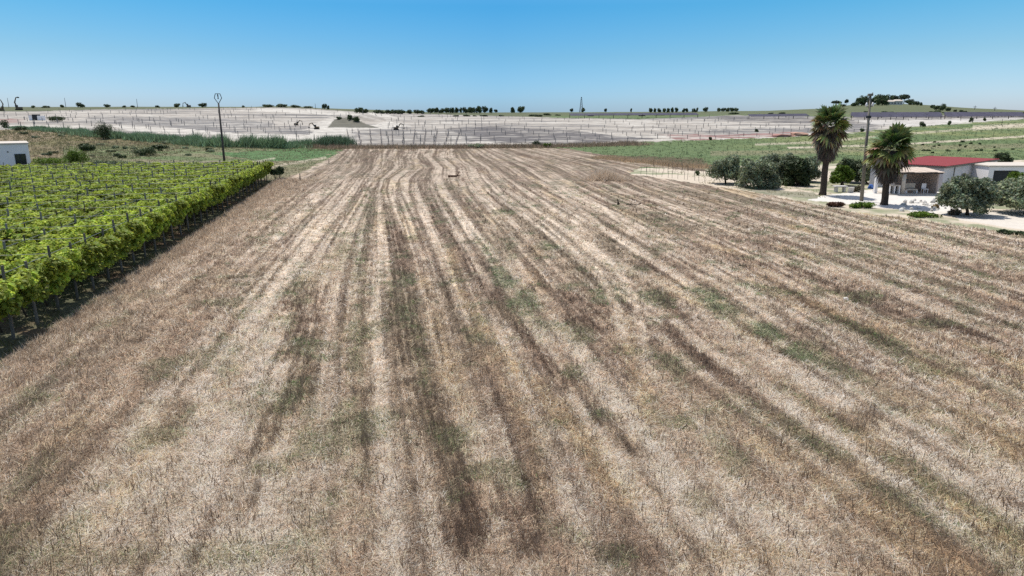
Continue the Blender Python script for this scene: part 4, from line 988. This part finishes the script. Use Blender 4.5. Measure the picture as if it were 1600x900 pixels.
# ------------------------------------------------------------------ stakes of the young orchard and of the slope vineyard
skm = MB(); skm.tube([(0, 0, -.1), (0, 0, 1)], [.5, .45], 5); skd = skm.data('thin_stake'); skd.materials.append(M_postd)
def stake(px, py, hpx, rad, label, cat, group, lean=.04):
    p = G(px, py); o = link('thin_stake', skd); o.location = p; o.scale = (rad, rad, hpx * mpp(p)); o.rotation_euler = (rs.uniform(-lean, lean), rs.uniform(-lean, lean), 0)
    tag(o, label, cat, group)
for row, (xa, ya, xb, yb, n_) in enumerate(((1003, 273, 1100, 284, 13), (1008, 268, 1104, 275, 15), (1020, 262, 1106, 270, 12))):
    for i in range(n_):
        f = i / (n_ - 1) + rs.uniform(-.02, .02)
        stake(xa + (xb - xa) * f, ya + (yb - ya) * f, rs.uniform(8, 14), .045, 'thin grey stake of the young planting left of the olive trees', 'stake', 'stakes of the young planting by the olive trees', .07)
for row in range(5):
    for i in range(19):
        f = i / 18; x = 1030 + 560 * f + rs.uniform(-8, 8) + row * 9; y = 246 - row * 6 - f * (24 - row * 1.5) + rs.uniform(-1, 1)
        if 1262 < x < 1300: continue
        stake(x, y, rs.uniform(4, 7.5), .06, 'thin stake in the green planting on the slope beyond the olive trees', 'stake', 'stakes in the green slope planting')
# posts along the end of the field
for i in range(26):
    x = 560 + i * 12.6 + rs.uniform(-3, 3); stake(x, 230.5, rs.uniform(5, 8), .08, 'fence stake in the rough grass across the end of the field', 'stake', 'fence stakes at the end of the field')

# ------------------------------------------------------------------ building site on the hillside
cnt = 0; extra = []
GPOST = []
for row in range(30):       # rows of piles; lines follow the slope contour
    Yr = 171 + row * 5.2 + (row ** 1.8) * .45
    for c_ in range(200):
        X_ = -Yr * .74 + c_ * (3.6 + row * .12)
        if X_ > Yr * .74: break
        gx_, gy_ = X_ + rs.uniform(-.4, .4), Yr + rs.uniform(-.5, .5) + 3 * math.sin(X_ / 30)
        zz = float(zf(gx_, gy_)); px, py = proj(gx_, gy_, zz)
        lo = np.interp(px, P_GRAVEL_X, P_GRAVEL_LO); hi = np.interp(px, P_GRAVEL_X, P_GRAVEL_HI)
        if not (hi + 1 < py < lo - 1): continue
        if 470 < px < 600 and 184 < py < 226 and rs.random() < .85: continue
        if Yr > 215 and rs.random() < .4: continue
        if rs.random() > float(sstep(.36, .56, fbm(np.array(gx_ / 16), np.array(gy_ / 9), 405, 2))): continue
        GPOST.append((py, gx_, gy_, zz, rs.uniform(1.1, 1.8) if px < 760 else rs.uniform(.7, 1.3)))
# the orchard like grid right of the spoil heap
for px0 in range(545, 720, 17):
    for k_ in range(7):
        p = G(px0 + (k_ - 3) * (px0 - 620) * .012 + rs.uniform(-1, 1), 227 - k_ * 3.6); GPOST.append((300, p.x, p.y, p.z, .8))
GPOST.sort(key=lambda q: -q[0])
site = dict(a='steel pile driven into the pale hillside of the building site', g='steel piles of the solar site on the hillside')
skm2 = MB(); skm2.box(-.5, .5, -.5, .5, -.1, 1); sk2 = skm2.data('steel_pile'); sk2.materials.append(mat('pile_steel', lin(162, 154, 146), .6, .2, 4, rand=.2))
for i, (py_, x, y, z, h_) in enumerate(GPOST[:290]):
    o = link('steel_pile', sk2); o.location = (x, y, z); o.scale = (.11, .11, h_); o.rotation_euler = (rs.uniform(-.03, .03), rs.uniform(-.03, .03), rs.uniform(0, 3)); tag(o, site['a'], 'pile', site['g'])
if len(GPOST) > 290:
    mb = MB()
    for py_, x, y, z, h_ in GPOST[290:]: mb.box(x - .07, x + .07, y - .07, y + .07, z - .1, z + h_)
    tag(mb.obj('distant_piles', sk2.materials[0]), 'mass of small distant piles high on the building site', 'piles', kind='stuff')
# rail rows linking the piles right of the spoil heap
M_rail = mat('rail_grey', lin(158, 148, 140), .7, .2, 3)
for i, px0 in enumerate(range(545, 720, 17)):
    a = G(px0 - 3 * (px0 - 620) * .012, 228); b = G(px0 + 3 * (px0 - 620) * .012, 205)
    mb = MB(); mb.tube([(a.lerp(b, t_ / 6).x, a.lerp(b, t_ / 6).y, float(zf(a.lerp(b, t_ / 6).x, a.lerp(b, t_ / 6).y)) + .12) for t_ in range(7)], .13, 5)
    tag(mb.obj('steel_rail', M_rail), 'long dark rail running up the slope between piles right of the spoil heap', 'rail', 'rails running up the slope right of the spoil heap')
# panel rows
M_panel = mat('solar_panel', lin(82, 78, 92), .6, .2, .4, spec=.2)
def panel_row(xa, ya, xb, yb, label, group):
    a, b = G(xa, ya), G(xb, yb); L_ = (b - a).length; t = thing('solar_panel_row', a, label, 'solar panels', group, rz=math.atan2(b.y - a.y, b.x - a.x)); dz = b.z - a.z
    sl = Matrix.Rotation(-math.atan2(dz, L_), 4, 'Y')
    mb = MB(); n_ = int(L_ / 6)
    for k in range(n_):
        x0 = L_ * k / n_ + .1; x1 = L_ * (k + 1) / n_ - .1
        mb.box(x0, x1, -1.4, 1.4, 0, .06, sl @ Matrix.Translation((0, 0, 1.5)) @ Matrix.Rotation(math.radians(18), 4, 'X'))
    mb.obj('panels', M_panel, t)
    mb = MB()
    for k in range(n_ + 1): mb.box(L_ * k / n_ - .08, L_ * k / n_ + .08, -.1, .1, -.3, 1.5, sl)
    mb.obj('supports', M_postd, t)
for i, (ya, yb) in enumerate(((187.2, 185.6), (184.6, 183.6), (182.4, 182.0))):
    panel_row(1330, ya, 1470, (ya + yb) / 2, 'row %s of dark solar panels on the slope under the hilltop house' % ('nearest', 'midway', 'farthest')[i], 'solar panel rows on the right slope')
    panel_row(1476, (ya + yb) / 2, 1600, yb, 'row %s of dark solar panels on the slope at the far right edge' % ('nearest', 'midway', 'farthest')[i], 'solar panel rows on the right slope')
panel_row(890, 184.9, 1090, 183.6, 'long thin row of panels under the central skyline', 'solar panel rows below the central ridge')
panel_row(1170, 186.5, 1262, 185.2, 'short row of panels left of the taller palm head', 'solar panel rows below the central ridge')

# machines
M_yel = mat('machine_paint', lin(120, 104, 80), .5, .2, 3); M_track = mat('track_rubber', lin(56, 54, 52), .8, .2, 5)
def excavator(px, py, s, label, rz, boom_up):
    p = G(px, py); t = thing('excavator', p, label, 'excavator', rz=rz, scale=(s, s, s))
    for y in (-1.1, 1.1):
        mb = MB(); mb.box(-1.7, 1.7, y - .3, y + .3, 0, .8); mb.obj('track', M_track, t, bevel=.3)
    mb = MB(); mb.box(-1.6, 1.3, -1.2, 1.2, .85, 1.9); mb.obj('body', M_yel, t, bevel=.15)
    mb = MB(); mb.box(.1, 1.4, .2, 1.2, 1.9, 3.0); mb.obj('cab', M_glass, t, bevel=.08)
    if boom_up: pts = [(1.2, -.3, 1.4), (2.2, -.3, 4.6), (1.0, -.3, 7.4), (-.3, -.3, 7.8)]
    else: pts = [(1.2, -.3, 1.4), (3.0, -.3, 4.2), (5.0, -.3, 3.6), (5.4, -.3, 1.4)]
    mb = MB(); mb.tube(pts[:3], [.35, .4, .25], 6); mb.tube(pts[2:], [.25, .18], 6); mb.obj('boom', M_yel, t)
    e = pts[-1]; mb = MB(); mb.box(e[0] - .5, e[0] + .4, e[1] - .5, e[1] + .5, e[2] - .7, e[2]); mb.obj('bucket', M_steel, t, bevel=.1)
excavator(30, 172, .95, 'excavator with its arm raised against the sky at the far left', math.pi, True)
excavator(2, 173, .8, 'excavator half cut by the left picture border on the skyline', 0, True)
excavator(295, 167.6, .75, 'excavator on the skyline between two round trees left of the utility pole', math.pi, False)
excavator(463, 196, .38, 'small dark excavator high on the pale slope left of the spoil heap', 0, False)
excavator(495, 202, .42, 'dark excavator beside the white track left of the spoil heap', math.pi, False)
excavator(619, 203, .42, 'small machine working on the pale slope right of the spoil heap', .3, False)
p = G(57, 188)
t = thing('site_container', p, 'white site cabin with a dark open side below the raised excavator arm', 'cabin')
mb = MB(); mb.box(-2.2, -.9, -1, 1, 0, 1.9); mb.box(1.1, 2.9, -1, 1, 0, 1.7); mb.obj('wall', M_white, t, bevel=.03)
mb = MB(); mb.box(-.897, 1.097, -.9, 1, 0, 2.2); mb.obj('dark_unit', M_steel, t, bevel=.03)
mb = MB(); mb.box(-2.3, -.85, -1.1, 1.1, 1.91, 2.0); mb.obj('roof', M_cream, t)

# masts on the skyline
def mast(px, pyb, pyt, label, rad=.16, cross=False):
    p = G(px, pyb); hh = height_at(p, pyt); t = thing('mast', p, label, 'mast')
    mb = MB(); mb.tube([(0, 0, -1), (0, 0, hh)], [rad, rad * .6], 6); mb.obj('pole', M_postd, t)
    if cross: mb = MB(); mb.box(-1.1, 1.1, -.1, .1, hh - .9, hh - .7); mb.obj('crossarm', M_postd, t)
mast(103, 168, 153, 'thin mast on the left skyline between two low bushes'); mast(215, 168, 154.5, 'thin mast standing alone on the skyline left of the round trees')
mast(14, 168, 153, 'faint mast left of the raised excavator arm'); mast(493, 170, 162, 'tiny mast at the right end of the flat mound'); mast(1472, 168, 161, 'thin pole among the trees right of the hilltop house', cross=True)
mast(1523, 171, 165, 'small pole on the falling ridge right of the hilltop', .2, True); mast(1554, 173, 167, 'small pole near the right end of the ridge', .2, True)
p = G(908, 175.4); hh = height_at(p, 151.5); t = thing('lattice_pylon', p, 'tall lattice pylon rising over a bush in the middle of the skyline', 'pylon')
mb = MB()
for i in range(4):
    sx, sy = ((-1, -1), (1, -1), (1, 1), (-1, 1))[i]; mb.tube([(sx * 1.1, sy * 1.1, 0), (sx * .2, sy * .2, hh)], .11, 4)
mb.obj('frame', M_steel, t)
mb = MB()
for k in range(9):
    f0 = k / 9; f1 = (k + 1) / 9; a = 1.1 - .9 * f0; b = 1.1 - .9 * f1
    mb.tube([(-a, -a, hh * f0), (b, -b, hh * f1)], .07, 4); mb.tube([(a, -a, hh * f0), (-b, -b, hh * f1)], .07, 4)
mb.obj('bracing', M_steel, t)

# ------------------------------------------------------------------ trees on the skyline and slopes
uc = []
for s_ in range(5):
    r = random.Random(s_); bl = [(0, 0, .55, .6, .6, .42)] + [(math.cos(i) * .5 + r.uniform(-.15, .15), math.sin(i * 1.3) * .4, r.uniform(.3, .75), .42, .42, .25) for i in range(7)]
    uc.append(leaf_cloud('far_crown', bl, 1100, .085, s_, gap=.36, asp=.7))
um = []
for s_ in range(2):   # umbrella pines
    r = random.Random(s_ + 9); bl = [(math.cos(i * 1.1) * .5, math.sin(i * 1.1) * .5, .72 + r.uniform(-.05, .08), .45, .45, .2) for i in range(6)] + [(0, 0, .8, .6, .6, .2)]
    um.append(leaf_cloud('pine_crown', bl, 1100, .08, s_ + 9, gap=.36, asp=.7))
tk = MB(); tk.tube([(0, 0, -.1), (0.02, 0, .6)], [.07, .05], 6); tkd = tk.data('far_trunk'); tkd.materials.append(M_bark)
for m_ in uc: m_.materials.append(M_dark)
for m_ in um: m_.materials.append(M_pine)
ft_n = [0]
def ftree(px, pyb, wpx, hpx, label, cat='tree', group=None, kind='b', name='skyline_tree'):
    p = G(px, pyb)
    s = mpp(p); t = thing(name, (p.x, p.y, p.z - .2), label, cat, group, rz=ft_n[0] * 1.7, scale=(wpx * s / 2, wpx * s / 2, hpx * s)); ft_n[0] += 1
    link('crown', (um if kind == 'p' else uc)[ft_n[0] % (2 if kind == 'p' else 5)], None, t); link('trunk', tkd, None, t)
G1 = 'dark trees in the line along the central skyline'
for px, b, w_, h_ in ((562,177,12,9),(572,177,9,7),(589,178,9,7),(597,178,8,6),(605,178,8,7),(614,178,9,7),(622,178.5,9,7),(628,179,8,8),(640,178,10,7),(652,178,9,7),(660,178,8,6),(672,177,10,8),(682,177,9,9),(690,177,9,8),(698,177,8,9),(706,177,8,9),(714,177,6,9),(720,177,5,9),(727,177,8,10),(734,177,9,10),(741,177,9,9),(749,177,9,11),(758,177,7,11),(767,177,6,9)):
    ftree(px, b, w_ * 1.4, h_ * 1.1, 'dark dense tree in the unbroken line along the central skyline', group=G1)
ftree(775, 176, 7, 6, 'small round tree just right of the long skyline tree line'); ftree(801, 176.5, 9, 10, 'narrow dark tree left of the twin on the middle skyline'); ftree(813, 176.5, 15, 11, 'broad dark tree right of its twin on the middle skyline')
ftree(893, 175.5, 6, 7, 'small lone tree left of the lattice pylon'); ftree(911, 175.5, 9, 8, 'bushy tree at the foot of the lattice pylon'); ftree(946, 175.5, 5, 7, 'small upright tree right of the lattice pylon'); ftree(986, 175.5, 5, 7, 'small pointed tree left of the row of clipped trees')
G2 = 'blocky trees in broken row right of the pylon'
for px, w_, h_ in ((1017,7,8),(1023,7,8),(1030,8,8),(1038,8,8),(1044,6,8),(1050,7,9),(1057,7,9),(1068,6,8),(1073,7,8)):
    ftree(px, 176, w_, h_, 'blocky dark tree in the broken row right of the pylon', group=G2)
ftree(1084, 175.5, 7, 7, 'squat tree at the right end of the broken row'); ftree(1089, 175.5, 5, 8, 'thin tree touching the squat tree at the end of the broken row'); ftree(1102, 175.5, 8, 9, 'lone rounded tree left of the clipped dark block')
for px in (1123, 1130, 1137, 1144, 1150): ftree(px, 174.5, 9, 7, 'tree in the short clipped block left of the taller palm', group='clipped block of trees left of the taller palm')
ftree(126, 168, 14, 9, 'dark spreading tree on the left skyline right of the first mast'); ftree(52, 169, 9, 5, 'low round bush right of the raised excavator'); ftree(72, 168.5, 12, 4, 'low long bush left of the first mast'); ftree(97, 168, 9, 5, 'low bush at the foot of the first mast')
ftree(168, 168, 10, 6, 'small pointed bush on the left skyline midway between the masts'); ftree(194, 168, 8, 4, 'tiny round bush left of the second mast'); ftree(208, 168, 8, 4, 'tiny round bush at the foot of the second mast'); ftree(246, 168, 8, 4, 'tiny lone bush left of the round skyline trees')
ftree(276, 168, 13, 7, 'round skyline tree left of the skyline excavator'); ftree(317, 168, 13, 8, 'round skyline tree right of the skyline excavator'); ftree(380, 168, 7, 4, 'small square bush on the skyline right of the utility pole'); ftree(507, 171, 9, 10, 'round tree leaning at the right end of the flat mound'); ftree(513, 171, 7, 7, 'smaller tree touching the round tree at the end of the flat mound')
for px, b, w_, h_ in ((420,167.5,20,5),(440,167.5,24,6),(462,168,20,5),(482,169,18,4)): ftree(px, b, w_, h_, 'low brown scrub patch along the flat mound of the skyline', 'scrub', 'scrub patches along the flat mound', name='scrub_patch')
ftree(547, 187, 11, 9, 'grey green tree on top of the spoil heap, upper left'); ftree(556, 190, 14, 9, 'dark tree on the right shoulder of the spoil heap'); ftree(530, 187, 13, 6, 'low grey bush on the left of the spoil heap', 'bush')
# hill with the house
H1 = 'umbrella pines around the hilltop house'
ftree(1306, 166, 18, 10, 'umbrella pine left of the small palm on the hill', kind='p'); ftree(1315, 167, 16, 5, 'low dark bush under the hill palm', 'bush'); ftree(1322, 167, 7, 12, 'small feathery palm on the hill left of the pines', 'palm tree', kind='p')
ftree(1334, 166, 11, 6, 'small bush left of the big hilltop pine', 'bush'); ftree(1346, 165.5, 22, 17, 'big rounded hilltop pine just left of the concrete pole'); ftree(1352, 165, 16, 10, 'lower part of the hilltop wood beside the concrete pole')
ftree(1371, 164, 27, 18, 'wide dome shaped pine right of the concrete pole'); ftree(1386, 163, 19, 16, 'rounded dark pine left of the hilltop house', ); ftree(1396, 163, 14, 14, 'thin grey pine directly behind the hilltop house', kind='p'); ftree(1412, 162, 18, 15, 'spreading pine over the right end of the hilltop house', kind='p')
ftree(1422, 164, 9, 6, 'low tree right of the hilltop house'); ftree(1433, 165, 8, 8, 'pointed tree down the path from the hilltop house'); ftree(1439, 165, 6, 6, 'small tree next to the pointed tree on the hill')
ftree(1456, 169, 8, 6, 'small bush left of the dark clump below the hill', 'bush'); ftree(1463, 172, 13, 8, 'dark clump of trees below the hill, left part'); ftree(1472, 173, 14, 12, 'dark clump of trees below the hill, tallest part'); ftree(1481, 174, 9, 7, 'small round tree right of the dark clump')
ftree(1492, 174.5, 8, 4, 'low round bush on the falling ridge'); ftree(1502, 175, 7, 4, 'last round bush of the falling ridge'); ftree(1463, 178.5, 20, 7, 'wide flat bush below the dark clump on the slope', 'bush')
ftree(1441, 198, 11, 10, 'round dark bush on the chalk edge right of the shorter palm', 'bush'); ftree(1483, 196, 8, 9, 'dark bush on the chalk edge, middle of three'); ftree(1517, 191, 6, 9, 'upright dark bush on the chalk edge'); ftree(1538, 189, 7, 6, 'low dark bush on the chalk edge, farthest right of the line', 'bush')
ftree(1347, 206, 7, 7, 'small dark bush on the green slope left of the concrete pole', 'bush'); ftree(1598, 182, 6, 8, 'small tree on the ridge cut by the right border'); ftree(1110, 219, 6, 7, 'dark bush at the lower edge of the building site', 'bush'); ftree(1182, 206, 8, 6, 'dark bush near the pink soil heap', 'bush')
for i in range(26):
    x = rs.uniform(640, 1260); b = np.interp(x, [640, 760, 900, 1100, 1260], [183, 182, 181.5, 180, 178]) + rs.uniform(-1.5, .5)
    ftree(x, b, rs.uniform(8, 18), rs.uniform(2.5, 4.5), 'low bush on the green band below the skyline trees', 'bush', 'low bushes on the green band under the skyline', name='low_bush')
for i in range(16):
    x = rs.uniform(1290, 1590); b = np.interp(x, [1290, 1400, 1500, 1590], [177, 176, 177, 178.5]) + rs.uniform(-2, 1.5)
    ftree(x, b, rs.uniform(6, 13), rs.uniform(2, 4), 'low bush on the flank of the right hill', 'bush', 'low bushes on the flank of the right hill', name='low_bush')
for px, b, w_, h_, l_ in ((1337,166,12,9,'scrubby tree left of the big hilltop pine'),(1360,165,14,13,'dark pine half behind the concrete pole top'),(1378,165,16,13,'dark pine filling the middle of the hilltop wood'),(1404,161,13,9,'tree crown just behind the white house roof'),(1420,163,11,9,'bushy tree at the right wall of the hilltop house'),(1428,164,9,7,'small bushy tree where the hilltop wood thins out')):
    ftree(px, b, w_ * 1.2, h_, l_)
# hilltop house
p = G(1397, 163.5)
t = thing('hilltop_house', p, 'small white house on the hilltop between the pines', 'house'); s = mpp(p)
M_hw = mat('house_white', lin(244, 236, 224), .85, .05, 1)
mb = MB(); mb.box(-13 * s, -2 * s, -2, 2, -.5, 4.5 * s); mb.box(-1.9 * s, 10 * s, -2.5, 2, -.5, 5.5 * s); mb.obj('wall', M_hw, t)
for x0, x1, zt, y0 in ((-14, -1.5, 4.5, -2.3), (-2.4, 10.6, 5.5, -2.9)):
    mb = MB(); x0 *= s; x1 *= s; zt *= s; mb.add([(x0, y0, zt + .01), (x1, y0, zt + .01), (x1, 2.3, zt + .01), (x0, 2.3, zt + .01), (x0 + 1, -.2, zt + 1.0), (x1 - 1, -.2, zt + 1.0)], [(3, 2, 1, 0), (0, 1, 5, 4), (2, 3, 4, 5), (1, 2, 5), (3, 0, 4)]); mb.obj('roof', M_cream, t)
for k in range(5):
    x = (-11 + k * 4.4) * s; y0 = -2.03 if k < 2 else -2.53
    mb = MB(); mb.box(x, x + 1.6 * s, y0, y0 + .02, .6, 3.2 * s); mb.obj('window', M_glass, t)
# spoil heap of pinkish earth
lump('earth_heap', 'pinkish earth heap at the lower edge of the building site left of the taller palm', 'earth heap', 1222, 213, 5, 3, .7, mat('pinkearth', lin(186, 140, 128), .9, .2, 1), 5)
lump('earth_heap', 'small orange pink earth heap right beside the taller palm head', 'earth heap', 1248, 212, 5, 3, 1.0, mat('orangeearth', lin(214, 170, 146), .9, .2, 1), 6)

# ------------------------------------------------------------------ left: house, reeds, bushes
p = G(0, 272)
hz = H + 86 * ((-ST + (CY - 223) / F * CT) / (CT + (CY - 223) / F * ST))
t = thing('white_house', ((50 - CX) / F * (86 * CT + 6.8 * ST), 86, 0), 'white flat roofed house cut by the left border behind the vineyard', 'house', rz=math.radians(36))
mb = MB(); mb.box(-9, 0, 0, 7, -.2, hz - .14); mb.obj('wall', M_white, t)
mb = MB(); mb.box(-9.1, .1, -.1, 7.1, hz - .137, hz); mb.obj('roof', M_cream, t)
for k in range(2):
    a = -1.52 + .56 * k; z1 = hz - 1.35
    mb = MB(); mb.box(a + .05, a + .5, -.03, .02, .5, z1); w_ = mb.obj('window', M_glass, t)
    mb = MB()
    for q in (a, a + .49): mb.box(q, q + .06, -.06, -.033, .45, z1 + .06)
    for q in (z1, 1.15, .45): mb.box(a + .063, a + .487, -.06, -.033, q, q + .05)
    mb.obj('frame', M_steel, w_)
mb = MB(); mb.box(-2.2, -2.05, -.04, .01, hz - 1.1, hz - .95); mb.obj('vent', M_conc, t)
mb = MB(); mb.tube([(-3.7, -.06, 0), (-3.7, -.06, hz - .15)], .045, 6); mb.obj('drainpipe', M_conc, t)
x1, y1 = along([(20, 199), (60, 203), (150, 212), (270, 222), (334, 229), (444, 231.5), (486, 228)], 5200, 1.1)
hv = 0.3 + 3.0 * fbm(x1 / 2.6, y1 / 4, 300, 2); px_, py_ = proj(x1, y1, zf(x1, y1)); hv = hv * np.interp(px_, [20, 60, 150, 300, 420, 480], [.2, .45, .8, 1.05, 1.15, .9])
cc = mix(np.broadcast_to(lin(160, 186, 142) * 1.4, (len(x1), 3)), lin(120, 142, 106), R.random(len(x1)))
blades('reed_bed', x1, y1, 9, hv, .16, .35, (.4, .3), cc, .45, 30, 'tall blue green cane reeds in a long belt below the building site', kindmat=M_reed)
x1, y1 = along([(506, 229), (520, 229), (541, 229)], 500, .9)
blades('reed_clump', x1, y1, 9, 2.3, .16, .35, (.25, .2), np.tile(lin(140, 162, 126), (len(x1), 1)), .4, 31, 'separate clump of cane reeds at the far left corner of the field', kindmat=M_reed)
for (bx, by, w_, h_, m_, lab) in (
    (163, 217, 32, 25, M_dark, 'big dark round bush standing in the reed belt'), (120, 256, 34, 24, M_lime, 'rounded green bush behind the vineyard, tallest near the white house'),
    (76, 258, 52, 12, M_lime, 'low bright green hedge bush right of the white house'), (136, 236, 22, 10, M_dark, 'dark bush up the slope right of the rounded green bush'),
    (226, 243, 34, 12, M_dark, 'dark green bush alone in the middle of the left slope'), (245, 233, 14, 7, M_dark, 'small dark bush above the lone slope bush'),
    (168, 260, 46, 9, M_dark, 'flat dark bush close behind the vineyard wires'), (214, 260, 24, 7, M_dark, 'small flat dark bush behind the vineyard wires, right of the larger one'),
    (330, 264, 40, 8, M_olive, 'long grey green bush left of the utility pole foot'), (8, 200, 14, 14, M_dark, 'dark bush at the left border above the scrub'),
    (90, 190, 26, 8, M_dark, 'dark scrub heap right of the site cabin'), (33, 204, 20, 6, M_dark, 'brownish low bush at the left end of the reeds'),
    (743, 231, 26, 6, M_olive, 'green bush in the rough grass at the far end of the field'), (840, 229, 16, 9, M_dark, 'dark bush among the rough grass left of the green field'),
    (855, 230, 12, 6, M_lime, 'small fresh bush where the green field begins'), (1520, 262, 8, 6, M_dark, 'tiny bush behind the red roof'),
    (1500, 250, 8, 5, M_lime, 'tiny bright shrub seen over the red roof')):
    nn = 2500 if w_ > 20 else 900
    bush('wild_bush', lab, bx, by, w_ * 1.25, h_ * 1.2, m_, bx, n=nn, leaf=.16 if by < 235 else .11)
rb = random.Random(12)
for i in range(30):
    x = rb.uniform(30, 330); y = rb.uniform(212, 250) + (x - 150) * .04
    bush('scrub_clump', 'small olive brown shrub dotted over the left slope', x, y, rb.uniform(8, 20), rb.uniform(3, 6), rb.choice([M_dark, M_olive, M_olive]), 400 + i, n=350, leaf=.16, group='small shrubs dotted over the left slope')
for i in range(22):
    x = rb.uniform(1380, 1600); y = rb.uniform(222, 246)
    if 1390 < x < 1570 and y > 240: y = 236
    bush('field_clump', 'small dark tuft on the grey green field behind the red roof', x, y, rb.uniform(4, 8), rb.uniform(2, 3.5), M_dark, 500 + i, n=160, leaf=.14, group='tufts on the field behind the red roof')
